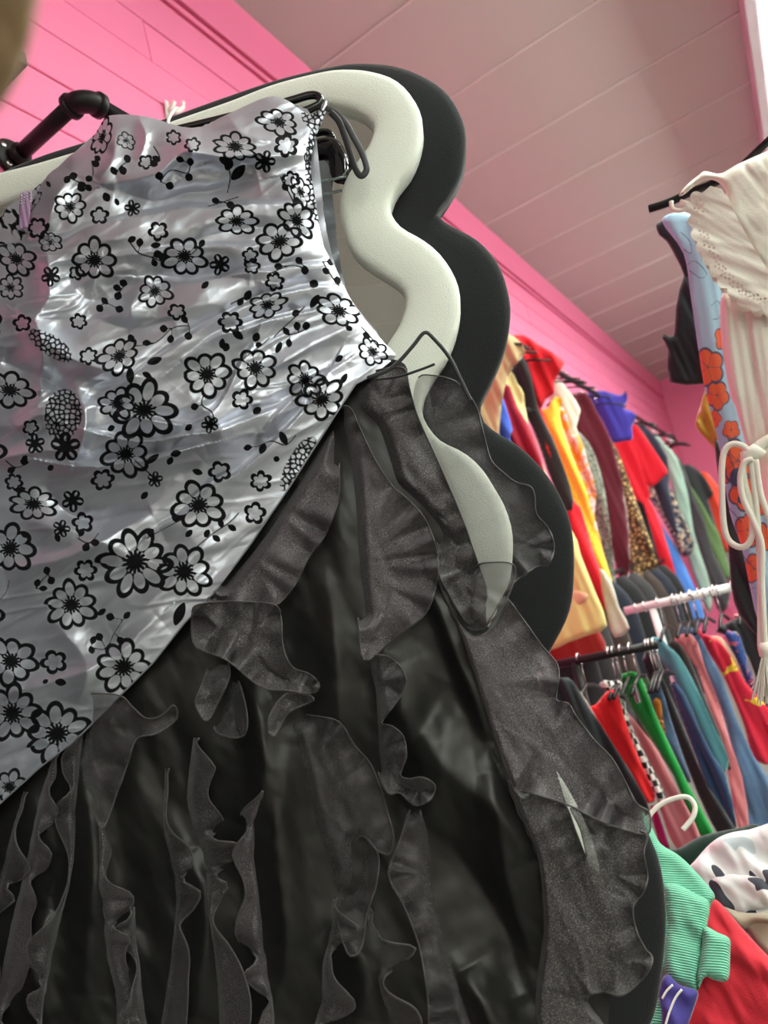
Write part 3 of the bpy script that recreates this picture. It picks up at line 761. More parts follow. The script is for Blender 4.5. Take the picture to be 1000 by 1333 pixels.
# the gown's back, seen past the front's edge and in the mirror
BACK = [(-70, 300), (-10, 296), (0, 288), (8, 272), (20, 262), (40, 250), (90, 205), (150, 160), (230, 172), (330, 140), (400, 142), (414, 200), (425, 300), (450, 380), (500, 455), (440, 520), (330, 690), (150, 900), (-70, 1060)]
sheet('back_panel', BACK, 4.0, plane_of(MN, 0.938, 0.90, 150, 1050), M['silver'], gown, relief=lambda p, sd: 0.006 * aniso(p, -0.4, 50, 20, 31), k=3,
      attr={'print': lambda p, sd: print_sdf(p + [37, 12])})
# lilac hook and eye tape at the left edge of the bodice
TP = [(26, 252), (42, 247), (41, 268), (37, 296), (25, 300), (25, 276)]
tp = sheet('fastening_tape', TP, 1.5, plane_of(MN, 0.905), M['lilac'], gown, puff=0.0012, puff_px=3, k=1)
for r_ in range(4):
    for c_ in range(4):
        q = hit([(28 + c_ * 3.9 + r_ * -0.2, 254.5 - c_ * 1.2 + r_ * 3.6)], MN, 0.9032)[0]
        if c_ < 4: disc('eyelet', q, -MN, 0.0012, 0.0008, M['steel_eye'], tp, 8)

# --- the black skirt
SKIRT = [(-70, 1066), (0, 1026), (60, 975), (160, 880), (240, 795), (330, 690), (400, 585), (450, 505), (500, 470), (527, 474), (533, 500), (544, 546), (569, 600), (599, 670), (622, 735), (632, 775), (634, 812), (650, 850), (680, 905), (715, 975), (734, 1036), (759, 1110), (766, 1126), (790, 1152), (796, 1240),
         (792, 1345), (800, 1420), (560, 1430), (200, 1430), (-70, 1430)]
SD = plane_of(MN, 0.905, 0.868, 480, 1333)
SFOLDS = [([(420, 720), (440, 850), (446, 1000)], .016, 26, 34), ([(560, 760), (600, 870), (640, 970)], .014, 40, 12), ([(500, 860), (560, 980), (650, 1060), (690, 1130)], .018, 40, 40), ([(380, 960), (360, 1100), (370, 1240), (350, 1333)], .02, 30, 30),
          ([(540, 1060), (640, 1180), (690, 1300)], -.02, 30, 40), ([(330, 880), (345, 1000), (320, 1080)], .018, 26, 26), ([(100, 1000), (120, 1100), (110, 1300)], .016, 26, 30), ([(60, 1180), (40, 1260), (60, 1333)], .015, 20, 30), ([(430, 1200), (480, 1270), (470, 1333)], .016, 30, 30), ([(600, 1260), (640, 1330), (660, 1400)], .02, 30, 30),
          ([(580, 880), (520, 1000), (480, 1100)], -.012, 30, 26), ([(640, 1000), (660, 1150), (690, 1240)], .010, 16, 20), ([(240, 1100), (270, 1200), (250, 1333)], .015, 24, 24)]
def fold_sum(p, folds, wob=8):
    h = np.zeros(len(p))
    pw = p + wob * np.stack([vnoise(p[:, 0] / 60, p[:, 1] / 60, 21), vnoise(p[:, 0] / 60, p[:, 1] / 60, 22)], 1)
    for line, amp, wa, wb in folds:
        L = smooth(line, 4, False)
        d, _, side, t = seg_dist(pw, L, False)
        w = np.where(side < 0, wa, wb)
        h += amp * np.exp(-(d / w) ** 1.6) * np.clip(np.sin(np.pi * np.clip(t, .03, .97)), 0, 1) ** .5
    return h
def skirt_relief(p, sd):
    return 1.5 * fold_sum(p, SFOLDS) + 0.012 * aniso(p, 1.3, 130, 50, 41) + 0.005 * aniso(p, 1.2, 60, 26, 42) + 0.0016 * aniso(p, 1.0, 24, 12, 43)
sk = sheet('skirt', SKIRT, 3.0, SD, M['black_satin'], gown, relief=skirt_relief, k=3)

# --- organza ruffles: outline, how far it stands before the skirt, waviness, cloth, direction of the gathers
RUFFLES = [
    ((0, 14), [(470, 492), (500, 480), (527, 480), (533, 505), (545, 545), (570, 600), (600, 670), (623, 735), (634, 770), (628, 795), (612, 812), (600, 800), (584, 772), (571, 745), (569, 700), (556, 680), (530, 652), (510, 632), (500, 600), (486, 560), (460, 530)], .012, .006, 'organza_dark', 1.0),
    ((0, 14), [(440, 537), (455, 530), (468, 556), (488, 598), (510, 632), (525, 645), (548, 668), (562, 695), (569, 722), (569, 752), (558, 792), (535, 815), (505, 838), (474, 859), (466, 800), (459, 720), (455, 650), (449, 590)], .022, .007, 'organza', 1.1),
    ((2, 11), [(418, 572), (438, 552), (442, 600), (440, 650), (424, 695), (402, 726), (385, 760), (364, 785), (346, 790), (300, 790), (268, 786), (290, 756), (330, 706), (375, 640)], .020, .006, 'organza', 2.2),
    ((0, 15), [(250, 800), (258, 787), (300, 783), (356, 787), (366, 806), (368, 840), (380, 868), (404, 878), (416, 893), (404, 903), (372, 899), (339, 894), (296, 860), (266, 848), (252, 836)], .034, .008, 'organza_dark', 0.4),
    ((0, 8), [(350, 952), (352, 930), (372, 904), (398, 904), (408, 912), (378, 926), (366, 944), (357, 958)], .034, .005, 'organza_dark', 2.3),
    ((1, 12), [(372, 938), (392, 931), (417, 933), (443, 941), (461, 970), (482, 994), (496, 1028), (505, 1060), (512, 1088), (508, 1111), (491, 1107), (474, 1089), (463, 1098), (464, 1150), (436, 1170), (421, 1124), (404, 1076), (392, 1025), (378, 970)], .020, .007, 'organza_thin', 1.2),
    ((0, 18), [(474, 862), (500, 853), (523, 870), (528, 890), (515, 915), (497, 940), (510, 945), (525, 959), (529, 985), (521, 1008), (532, 1014), (550, 1012), (566, 1022), (562, 1038), (552, 1046), (538, 1047), (520, 1032), (505, 1032), (492, 1003), (485, 960), (482, 905)], .030, .008, 'organza_dark', 1.2),
    ((8, 16), [(535, 1052), (556, 1046), (562, 1100), (566, 1142), (577, 1190), (589, 1229), (602, 1270), (616, 1310), (630, 1360), (566, 1360), (556, 1290), (545, 1230), (526, 1180), (509, 1150), (507, 1128), (520, 1095)], .018, .006, 'organza_thin', 1.3),
    ((0, 13), [(106, 912), (122, 903), (157, 906), (172, 920), (190, 935), (210, 932), (226, 918), (230, 936), (204, 955), (178, 962), (166, 995), (150, 1040), (133, 1078), (118, 1045), (101, 1020), (103, 960)], .030, .007, 'organza_thin', 1.0),
    ((1, 8), [(272, 868), (294, 860), (299, 880), (287, 908), (270, 938), (258, 925), (255, 912), (263, 892)], .036, .005, 'organza_dark', 1.1),
    ((1, 6), [(294, 862), (308, 880), (319, 915), (322, 946), (312, 960), (284, 955), (279, 940), (289, 905)], .028, .005, 'organza_thin', 1.3),
    ((0, 6), [(470, 1090), (492, 1112), (490, 1150), (478, 1190), (470, 1235), (452, 1240), (436, 1172), (462, 1150)], .016, .006, 'organza_thin', 1.4),
]
def ruffle(outline, off, wav, m, ang, seed, free=None, base=SD, step=2.4, hem=0.0010, rel=skirt_relief, name='ruffle', tuck=22.0, lam=44.0):
    """a gathered band: its seam side sinks into the skirt, its free edge waves in and out"""
    O = smooth(outline, 4)
    n = len(outline)
    if free is None:
        fr = np.concatenate([O, O[:1]]); seam = None
    else:
        i0, i1 = free[0] * 4, min(free[1], n) * 4
        fr = O[i0:i1 + 1] if i1 < len(O) else np.concatenate([O[i0:], O[:1]])
        seam = np.concatenate([O[i1:], O[:i0 + 1]]) if i1 < len(O) else (O[:i0 + 1] if i0 > 0 else None)
    flen = np.linalg.norm(np.diff(fr, axis=0), axis=1).sum()
    def rl(p, sd):
        d, _, _, t = seg_dist(p, fr, False)
        s = t * flen
        wave = np.sin(s / lam * 2 * math.pi + 9 * vnoise(s / 70, s * 0 + seed * .37, seed) + seed) * (0.45 + 1.3 * np.abs(vnoise(s / 50, s * 0 + seed * .73, seed + 3)) * 2)
        h = off + wav * (1.15 * np.exp(-d / 22) * wave + 0.35 * aniso(p, ang, 90, 22, seed) + .22 * aniso(p, ang, 30, 9, seed + 2) + .5 * aniso(p, ang, 90, 60, seed + 4) + 0.6 * np.exp(-d / 7))
        if seam is not None and len(seam) > 1:
            ds = seg_dist(p, seam, False)[0]
            k = np.clip(ds / tuck, 0, 1); k = k * k * (3 - 2 * k)
            h = -0.007 + (h + 0.007) * k
        return rel(p, sd) * 0.6 + h
    o = sheet(name, outline, step, base, M[m], gown, relief=rl, k=4)
    H = CAM + ray(fr) * ((base[1](fr) - rl(fr, np.zeros(len(fr))) - 0.0003) / (ray(fr) @ MN))[:, None]
    tube('hem', H, hem, M['hem'], o, sides=5)
    return o
for i, (fre, o, off, wav, m, ang) in enumerate(RUFFLES):
    ruffle(o, off, wav * 1.5, m, ang, 100 + 7 * i, fre)
# long gathered strips: a seam down the skirt and a free edge that rolls round as it goes
def strip(seam_px, width, side, m, seed, turns=6.0, roll=0.55, off=0.020, base=SD, v_n=9, swell=None):
    L = smooth(seam_px, 14, False); n = len(L)
    T = np.gradient(L, axis=0); T /= np.linalg.norm(T, axis=1)[:, None]
    N = np.stack([T[:, 1], -T[:, 0]], 1) * side
    s = np.linspace(0, 1, n)
    ph = 2 * math.pi * turns * 0.8 * (s + 0.10 * np.sin(s * 9 + seed)) + seed
    w = width * (0.75 + 0.5 * vnoise(s * 6, s * 0 + seed * .37, seed) + 0.25 * np.sin(s * 14 + seed)) * np.clip(s * 8, 0.35, 1)
    rows_, pix = [], []
    for j in range(v_n):
        v = j / (v_n - 1)
        a = roll * v * v
        lat = w * (v + a * (np.sin(ph) + 0.25 * np.sin(2 * ph + 1)) * 0.65 - 0.25 * a)
        dep = off * min(1, v * 3) - 0.006 * (1 - v) + w * 0.0010 * (0.55 * a * 2 * np.cos(ph) + 0.25 * v * np.sin(ph * 2.1 + 1))
        p = L + N * lat[:, None]
        p = p + np.stack([1.2 * vnoise(s * 40, s * 0 + j * .8, seed + 5), s * 0], 1)
        rr = ray(p); d = base[1](p) - (0.6 * skirt_relief(p, p[:, 0])) - dep
        rows_.append(CAM + rr * (d / (rr @ MN))[:, None])
    V = np.stack(rows_, 1).reshape(-1, 3)
    idx = np.arange(n * v_n).reshape(n, v_n)
    F = np.stack([idx[:-1, :-1], idx[:-1, 1:], idx[1:, 1:], idx[1:, :-1]], -1).reshape(-1, 4)
    o = build('ruffle', V, F, M[m], gown)
    tube('hem', rows_[-1], 0.0011, M['hem'], o, sides=5)
    return o
STRIPS = [
    ([(70, 980), (46, 1050), (26, 1150), (4, 1240), (-14, 1350)], 34, 1, 'organza', 3, 5.0), ([(30, 1030), (6, 1110), (-16, 1200), (-40, 1300)], 30, 1, 'organza_thin', 8, 4.0), ([(112, 930), (104, 1030), (98, 1120), (82, 1200), (64, 1290), (54, 1350)], 30, -1, 'organza_dark', 5, 5.0),
    ([(128, 1070), (122, 1150), (134, 1230), (146, 1290), (150, 1350)], 46, 1, 'organza', 9, 3.6), ([(214, 1000), (212, 1080), (226, 1170), (218, 1260), (204, 1350)], 36, 1, 'organza_thin', 2, 4.5), ([(250, 960), (242, 1040), (260, 1120), (272, 1220), (284, 1350)], 46, 1, 'organza_dark', 14, 5.5),
    ([(345, 1030), (336, 1120), (346, 1200), (356, 1290), (362, 1350)], 38, -1, 'organza', 6, 4.2), ([(432, 1168), (420, 1240), (414, 1300), (404, 1350)], 40, 1, 'organza_dark', 11, 3.0), ([(176, 1180), (184, 1260), (196, 1350)], 36, -1, 'organza_dark', 17, 2.4),
    ([(470, 1180), (486, 1260), (508, 1350)], 44, 1, 'organza_thin', 21, 2.6)]
for i, (sp_px, w_, sd_, m_, seed_, tn_) in enumerate(STRIPS):
    strip(sp_px, w_, sd_, m_, seed_, tn_)
# loose organza flounces standing out past the right side of the skirt
flat = lambda p, sd: 0.006 * aniso(p, 1.1, 90, 40, 55)
RD = plane_of(MN, 0.905, 0.868, 480, 1333)
F1 = [(545, 491), (566, 489), (590, 495), (603, 505), (618, 525), (625, 545), (632, 575), (640, 600), (655, 615), (672, 628), (690, 633), (696, 645), (698, 668), (712, 685), (720, 702), (720, 722), (712, 736), (698, 738), (684, 748), (665, 762), (650, 785), (640, 803), (625, 820), (606, 816), (596, 798), (612, 760),
      (604, 690), (572, 606), (547, 548), (538, 520)]
ruffle(F1, .0, .008, 'organza_thin', 0.9, 300, (0, 25), RD, rel=flat, tuck=8)
F2 = [(590, 800), (618, 824), (642, 808), (655, 776), (680, 805), (705, 840), (724, 862), (728, 880), (724, 910), (740, 916), (752, 935), (775, 965), (795, 985), (810, 1010), (828, 1045), (845, 1057), (846, 1082), (830, 1085), (780, 1068), (735, 1046), (690, 1032), (664, 1022), (640, 960), (614, 880)]
ruffle(F2, .024, .009, 'organza', 1.0, 310, (3, 21), RD, rel=flat, tuck=8)
F3 = [(652, 1000), (684, 1031), (733, 1046), (748, 1078), (764, 1118), (756, 1080), (744, 1050), (790, 1074), (840, 1084), (838, 1110), (843, 1140), (838, 1160), (824, 1180), (828, 1210), (840, 1235), (849, 1246), (845, 1262), (826, 1285), (806, 1296), (782, 1291), (764, 1302), (790, 1345), (700, 1345), (706, 1213), (698, 1122), (680, 1075)]
ruffle(F3, .026, .009, 'organza_dark', 1.2, 320, (1, 20), RD, rel=flat, tuck=8)
F4 = [(618, 738), (640, 732), (668, 735), (669, 756), (656, 786), (641, 806), (624, 821), (606, 803), (610, 764)]
ruffle(F4, .030, .004, 'organza_thin', 1.0, 330, (0, 6), RD, rel=flat, tuck=8)
# seam where the flounces are gathered to the satin
sm = smooth([(568, 752), (584, 786), (601, 821), (622, 885), (644, 957), (658, 1000), (671, 1044), (690, 1085), (704, 1122), (710, 1170), (713, 1213), (712, 1340)], 6, False)
tube('seam', CAM + ray(sm) * ((SD[1](sm) - skirt_relief(sm, sm[:, 0]) - 0.003) / (ray(sm) @ MN))[:, None], 0.0022 + 0.0008 * np.sin(np.arange(len(sm)) * 1.7), M['hem'], sk, sides=6)
# cord loop at the corner of the hem, ribbon loop at the strap
lp = lambda pts, d, k=8: hit(smooth(pts, k, False), MN, d)
tube('cord_loop', lp([(478, 492), (505, 482), (522, 468), (538, 450), (553, 433), (566, 442), (585, 465), (600, 495), (612, 520)], 0.878), 0.0026, M['ribbon'], gown, sides=8, flat=0.4)
tube('cord', lp([(490, 494), (520, 490), (548, 481), (566, 474)], 0.880), 0.0018, M['ribbon'], gown, sides=6)
rb = smooth([(424, 140), (438, 147), (452, 163), (461, 180), (470, 196), (476, 212), (477, 222), (471, 229), (464, 222), (456, 200), (449, 178), (441, 158), (430, 146)], 6, False)
tube('ribbon_loop', hit(rb, MN, 0.928 + 0.006 * np.sin(np.linspace(0, math.pi, len(rb)))), 0.0046, M['ribbon'], gown, sides=8, flat=0.22)

# --- the hanger the gown is clipped on
hg = hit([(230, 150)], MN, 0.944)[0]
hanger = thing('clothes_hanger', hg, 'glossy black hanger holding the silver gown, its end showing at the right shoulder', 'hanger')
tube('arm', hit(smooth([(200, 176), (300, 152), (372, 133), (404, 124), (416, 127), (417, 134), (408, 140), (380, 150), (300, 172), (220, 196)], 6, False), MN, 0.948), 0.0058, M['gloss_black'], hanger, sides=12)
UL = [(385, 188), (400, 184), (412, 180), (425, 178), (438, 181), (447, 191), (452, 207), (453, 226), (449, 233), (436, 232), (430, 226), (428, 208), (421, 201), (400, 206), (385, 209)]
sheet('clip', UL, 1.6, plane_of(MN, 0.984), M['gloss_black'], hanger, puff=0.004, puff_px=8, k=3)
tube('bar', hit([(395, 241), (410, 238), (452, 230)], MN, 0.974), 0.0022, M['clear'], hanger, sides=8)
tube('bar', hit([(404, 214), (409, 240), (412, 262)], MN, 0.962), 0.0024, M['clear'], hanger, sides=8)
hk = hit(smooth([(219, 168), (219, 158), (222, 150), (228, 142), (231, 141)], 5, False), MN, np.linspace(0.946, 1.0, 21))
tube('hook', hk, 0.0026, M['white_plastic'], hanger)

# ------------------------------------------------------------------ racks of clothes along the pink wall
def cloth(name, rgb, rough=0.85, sheen=0.25, **k):
    if name not in M:
        M[name] = mat(name, srgb(*rgb), rough, 0.0, sheen, **k)
    return M[name]
def xplane(ref, y):       # the plane X = const through the point of the photograph's ray that lies y metres from the camera's line
    r = ray([ref])[0]
    return r[0] * y / r[1]

def garment(name, label, cat, group, outlines, X, m, puff=0.012, step=3.0, folds=0.010, ang=1.15, fl=(120, 9), seed=1, names=None, hanger=None, n=None):
    """a hanging garment: one body and its sleeves or other panels, each a closed soft shape in the plane X"""
    base = CAM + 0
    P0 = hit([np.mean(outlines[0], 0)], NX if n is None else n, X)[0]
    t = thing(name, (P0[0], P0[1], max(0.0, hit([max(outlines[0], key=lambda q: q[1])], NX if n is None else n, X)[0][2])), label, cat, group)
    for i, o in enumerate(outlines):
        def rl(p, sd, s_=seed + i * 3):
            return folds * (aniso(p, ang, fl[0], fl[1], s_) * 1.6 + aniso(p, ang, fl[0] * .6, fl[1] * .5, s_ + 1) * .6) + 0.006 * i
        mm = m[i] if isinstance(m, list) else m
        sheet((names or ['body', 'sleeve', 'sleeve', 'panel'])[i], o, step, plane_of(NX if n is None else n, X), mm, t, relief=rl, puff=puff, puff_px=8, k=2)
    return t

LEO = pattern('leopard print', 'cells', [srgb(66, 46, 28), srgb(190, 152, 96), srgb(214, 182, 128)], 38, stops=[0, 0.18, 0.32])
YEL = pattern('yellow cloth with small orange specks', 'spots', [srgb(222, 140, 30), srgb(248, 200, 62)], 60, stops=[0, 0.2])
ORA = pattern('orange cloth with pink blooms', 'noise', [srgb(236, 150, 40), srgb(240, 190, 190), srgb(205, 130, 130), srgb(240, 162, 40)], 14, stops=[0, .5, .6, .66])
GRN = pattern('grey green mottled cloth', 'noise', [srgb(80, 84, 74), srgb(150, 152, 136), srgb(60, 62, 58)], 60, stops=[0, .5, .6])
NAVF = pattern('navy cloth with yellow and white flowers', 'noise', [srgb(44, 46, 62), srgb(210, 210, 200), srgb(214, 160, 60), srgb(46, 48, 66)], 34, stops=[0, .54, .6, .65])
HOUND = pattern('black and white check cloth', 'checks', [srgb(30, 30, 32), srgb(225, 222, 214)], 60)
REDF = pattern('red cloth with yellow flowers and green leaves', 'noise', [srgb(214, 34, 62), srgb(216, 40, 66), srgb(240, 196, 60), srgb(70, 110, 70), srgb(214, 34, 62)], 11, stops=[0, .4, .585, .66, .70])
BLUF = pattern('blue cloth with small pink and green flowers', 'noise', [srgb(40, 74, 140), srgb(206, 90, 120), srgb(90, 150, 110), srgb(44, 70, 132)], 40, stops=[0, .56, .61, .66])
PAIS = pattern('red and blue patterned cloth', 'noise', [srgb(200, 40, 46), srgb(80, 120, 160), srgb(200, 60, 60)], 40, stops=[0, .5, .58])
C = cloth
UP = 'clothes on the upper wall rail'
Yu = 0.62
spec = [  # label, category, outlines, (reference point, y), material, puff
 ('khaki tan shirt shoulder at the near end of the upper rail, beside the black mirror', 'shirt', [[(600, 440), (640, 430), (668, 437), (685, 458), (668, 478), (657, 505), (650, 560), (648, 640), (600, 640)]], C('khaki', (190, 164, 122))),
 ('bright blue strip of a garment hanging beneath the khaki shirt', 'garment', [[(600, 500), (642, 492), (648, 497), (668, 560), (664, 570), (690, 640), (650, 640), (600, 600)]], C('cobalt', (70, 104, 206))),
 ('dark red garment with a long sleeve, left of the black jacket sleeve', 'garment', [[(630, 500), (655, 500), (664, 503), (674, 530), (690, 556), (701, 584), (716, 640), (735, 700), (700, 700), (640, 560)]], C('crimson', (150, 22, 44))),
 ('pale yellow garment between the dark red one and the black one', 'garment', [[(640, 490), (663, 480), (674, 500), (682, 512), (688, 552), (720, 640), (745, 720), (700, 700), (650, 560)]], C('butter', (226, 208, 150))),
 ('black long sleeved garment with a belt, left of the yellow dress', 'garment', [[(655, 500), (668, 476), (681, 464), (692, 490), (701, 532), (718, 566), (735, 610), (747, 652), (740, 668), (728, 650), (712, 610), (700, 575), (684, 540)], [(664, 545), (672, 537), (690, 529), (699, 531), (698, 538), (682, 541), (670, 548)]], C('washed black', (44, 44, 46))),
 ('bright red short sleeved top at the top of the upper rail', 'top', [[(650, 445), (670, 436), (682, 436), (699, 447), (718, 458), (735, 472), (728, 486), (722, 498), (722, 512), (711, 520), (703, 532), (690, 500), (676, 460)], [(690, 520), (704, 528), (740, 640), (756, 660), (772, 715), (796, 784), (785, 795), (762, 740), (735, 668)]], C('scarlet', (206, 26, 40))),
 ('yellow dress with small orange specks, right of the black garment', 'dress', [[(705, 535), (712, 532), (722, 516), (733, 520), (729, 540), (738, 572), (752, 610), (764, 640), (776, 690), (797, 756), (788, 764), (766, 710), (745, 655), (718, 580)]], YEL),
 ('orange dress with pink blooms next to the yellow dress', 'dress', [[(716, 545), (728, 528), (738, 540), (744, 566), (755, 568), (766, 605), (777, 642), (774, 672), (786, 720), (770, 712), (752, 640), (734, 580)]], ORA),
 ('white gauzy top peeking out right of the red top', 'top', [[(710, 505), (726, 494), (740, 508), (756, 534), (750, 556), (760, 590), (745, 580), (728, 545)]], C('ivory', (226, 214, 196))),
 ('grey green mottled dress half hidden behind the maroon velvet dress', 'dress', [[(742, 560), (758, 566), (774, 590), (788, 640), (798, 720), (802, 765), (788, 750), (772, 690), (756, 620)]], GRN),
 ('maroon velvet long dress on a black hanger', 'dress', [[(735, 520), (748, 512), (764, 511), (777, 535), (795, 572), (806, 610), (813, 645), (819, 690), (819, 750), (805, 750), (794, 700), (783, 630), (770, 585), (752, 566)]], C('maroon velvet', (86, 20, 34), sheen=0.6)),
 ('leopard print dress between the maroon velvet and the red dress', 'dress', [[(780, 560), (797, 574), (810, 600), (828, 650), (840, 684), (857, 738), (838, 744), (834, 786), (822, 800), (820, 742), (812, 690), (800, 620)]], LEO),
 ('purple blue frilled top standing out from the upper rail', 'top', [[(750, 520), (764, 512), (785, 508), (806, 515), (815, 509), (817, 522), (812, 532), (824, 536), (828, 545), (823, 556), (824, 572), (812, 574), (798, 576), (788, 556), (775, 535)]], C('indigo', (64, 58, 156))),
 ('red wide sleeved dress right of the leopard print dress', 'dress', [[(790, 580), (803, 574), (824, 562), (838, 600), (847, 646), (845, 650), (862, 686), (886, 773), (873, 776), (856, 722), (838, 656), (825, 651), (812, 616)], [(815, 560), (824, 550), (836, 562), (860, 598), (870, 614), (864, 621), (846, 635), (836, 610)]], C('red crepe', (200, 28, 44))),
 ('black garment hem hanging under the leopard print dress', 'garment', [[(815, 640), (838, 650), (848, 690), (862, 740), (872, 790), (850, 800), (836, 780), (826, 720)]], C('black cloth', (38, 38, 40))),
 ('navy sleeve of a garment behind the red wide sleeved dress', 'garment', [[(820, 560), (831, 551), (845, 559), (869, 595), (872, 640), (884, 700), (860, 660), (840, 600)]], C('navy', (46, 50, 66))),
 ('navy dress with yellow and white flowers', 'dress', [[(838, 636), (852, 628), (868, 628), (880, 650), (888, 670), (905, 708), (898, 722), (885, 722), (873, 696), (858, 668)]], NAVF),
 ('bright sky blue dress hanging down to the white rack bar', 'dress', [[(840, 660), (852, 664), (862, 684), (880, 712), (906, 768), (917, 802), (912, 812), (897, 806), (884, 768), (866, 712)]], C('sky blue', (76, 136, 214))),
 ('sage green satin dress right of the navy sleeve', 'dress', [[(842, 575), (856, 567), (867, 580), (882, 596), (896, 644), (903, 690), (912, 720), (927, 768), (924, 800), (911, 770), (895, 722), (884, 680), (872, 622)]], C('sage satin', (146, 172, 158), 0.4)),
 ('charcoal jacket right of the sage green satin dress', 'jacket', [[(858, 600), (871, 587), (887, 600), (900, 636), (916, 674), (930, 722), (952, 768), (940, 800), (926, 770), (905, 700), (884, 640)]], C('charcoal', (62, 64, 66))),
 ('olive green long dress near the far end of the upper rail', 'dress', [[(880, 640), (895, 628), (914, 655), (930, 684), (936, 692), (944, 720), (952, 746), (944, 754), (930, 730), (914, 694)]], C('olive', (96, 124, 78))),
 ('black jacket sleeve above the olive green dress', 'jacket', [[(880, 612), (896, 604), (915, 618), (930, 644), (922, 650), (934, 690), (920, 680), (900, 640)]], C('soft black', (50, 52, 54))),
 ('red orange top at the far end of the upper rail', 'top', [[(900, 620), (919, 614), (932, 628), (945, 650), (944, 664), (950, 720), (936, 700), (920, 656)]], C('coral', (214, 70, 50))),
 ('taupe garment at the far end of the upper rail', 'garment', [[(915, 650), (930, 652), (945, 676), (953, 704), (958, 770), (948, 760), (934, 700)]], C('taupe', (128, 118, 110))),
]
def rail_x(px):           # where the wall rail crosses this column of the photograph
    k = (px - 500.0) / F_PX; y = rail_y; z = rail_z - CAM[2]
    return (k * (AY[2] * y + AZ[2] * z) - AY[0] * y - AZ[0] * z) / (AX[0] - k * AX[2])
def hanger_on(X, y, z, label, grp, m='black_hanger', w=0.19, drop=0.055, along='y', near_only=False, hookr=0.021):
    """hook over a rail at (X, y, z) and two sloping arms"""
    t = thing('clothes_hanger', (X, y, z - 0.16), label, 'hanger', grp)
    d = np.array([0, 1.0, 0]) if along == 'y' else np.array([1.0, 0, 0])
    c = np.array([X, y, z - 0.075])
    tube('arm', [c + d * w - [0, 0, drop], c + d * w * 0.5 - [0, 0, drop * .4], c, c - d * w * 0.5 - [0, 0, drop * .4], c - d * w - [0, 0, drop]], 0.0055, M[m], t, sides=6)
    a = np.linspace(-0.45 * math.pi, 0.95 * math.pi, 9)
    tube('hook', [c] + [np.array([X, y, z]) + d * hookr * math.cos(q) + [0, 0, hookr * math.sin(q)] for q in a], 0.0022, M['chrome'], t, sides=5)
    return t
xp = 2.75
for i, (lab, cat, outs, m) in enumerate(spec):
    top = min(outs[0], key=lambda v: v[1])
    X = max(xp + 0.045, min(rail_x(top[0]) - 0.12, 7.2)); xp = X
    garment({'top': 'blouse'}.get(cat, cat), lab, cat, UP, outs, X, m, seed=400 + 11 * i, puff=0.012 + 0.004 * (i % 3), folds=0.030)
    hanger_on(X, rail_y, rail_z, 'hanger of the ' + ' '.join(lab.replace(',', '').split()[:11]), 'black hangers on the wall rail', w=0.14)
RAILN = 0
# pale yellow towelling dress low down behind the black mirror's edge
garment('dress', 'pale yellow towelling dress beside the edge of the black mirror', 'dress', UP, [[(700, 690), (744, 690), (756, 722), (775, 770), (791, 814), (768, 826), (740, 836), (718, 846), (700, 840)], [(730, 772), (752, 766), (768, 772), (766, 784), (752, 792), (735, 800)]], 2.70, [C('pale yellow', (222, 204, 130), bump=(200, .4)), C('blush', (224, 178, 140))], seed=811, puff=0.02, names=['body', 'frill'])
garment('skirt', 'off-white skirt hem beneath the red and yellow dresses', 'skirt', UP, [[(780, 740), (796, 756), (806, 790), (820, 818), (800, 830), (790, 800)]], 2.78, C('off white', (214, 206, 190)), seed=821)
garment('skirt', 'dark red skirt hanging below the pale yellow towelling dress', 'skirt', UP, [[(715, 835), (740, 826), (780, 820), (789, 856), (760, 862), (722, 866)]], 2.85, C('brick', (150, 36, 34)), seed=823)

# ------------------------------------------------------------------ free-standing rack with a white bar, and the trousers before it
Xr = 2.50
p0 = hit([(812, 789)], NX, Xr)[0]; p1 = hit([(957, 771)], NX, Xr)[0]
zb = (p0[2] + p1[2]) / 2
t = thing('clothes_rack', (Xr, (p0[1] + p1[1]) / 2, 0), 'white tubular clothes rack with a crossbar among the jeans', 'rack')
tube('crossbar', [(Xr, p0[1], zb), (Xr, p1[1], zb)], 0.0135, M['white_metal'], t, sides=14)
pc = hit([(852, 800)], NX, Xr)[0][1]
tube('post', [(Xr, pc, zb - 0.01), (Xr, pc, 0.03)], 0.012, M['white_metal'], t, sides=12)
for dx, dy in ((0.12, 0), (-0.12, 0), (0, 0.25), (0, -0.25)):
    tube('foot', [(Xr, pc, 0.04), (Xr + dx, pc + dy, 0.018)], 0.012, M['white_metal'], t, sides=10)
for k_, px in enumerate((826, 838, 876, 884, 905, 921, 930, 940)):
    y = hit([(px, 785)], NX, Xr)[0][1]
    a = np.linspace(0, 2 * math.pi, 12, endpoint=False)
    tube('ring', [(Xr + 0.017 * math.cos(q), y, zb + 0.017 * math.sin(q)) for q in a], 0.0022, M['chrome'], t, closed=True, sides=5)

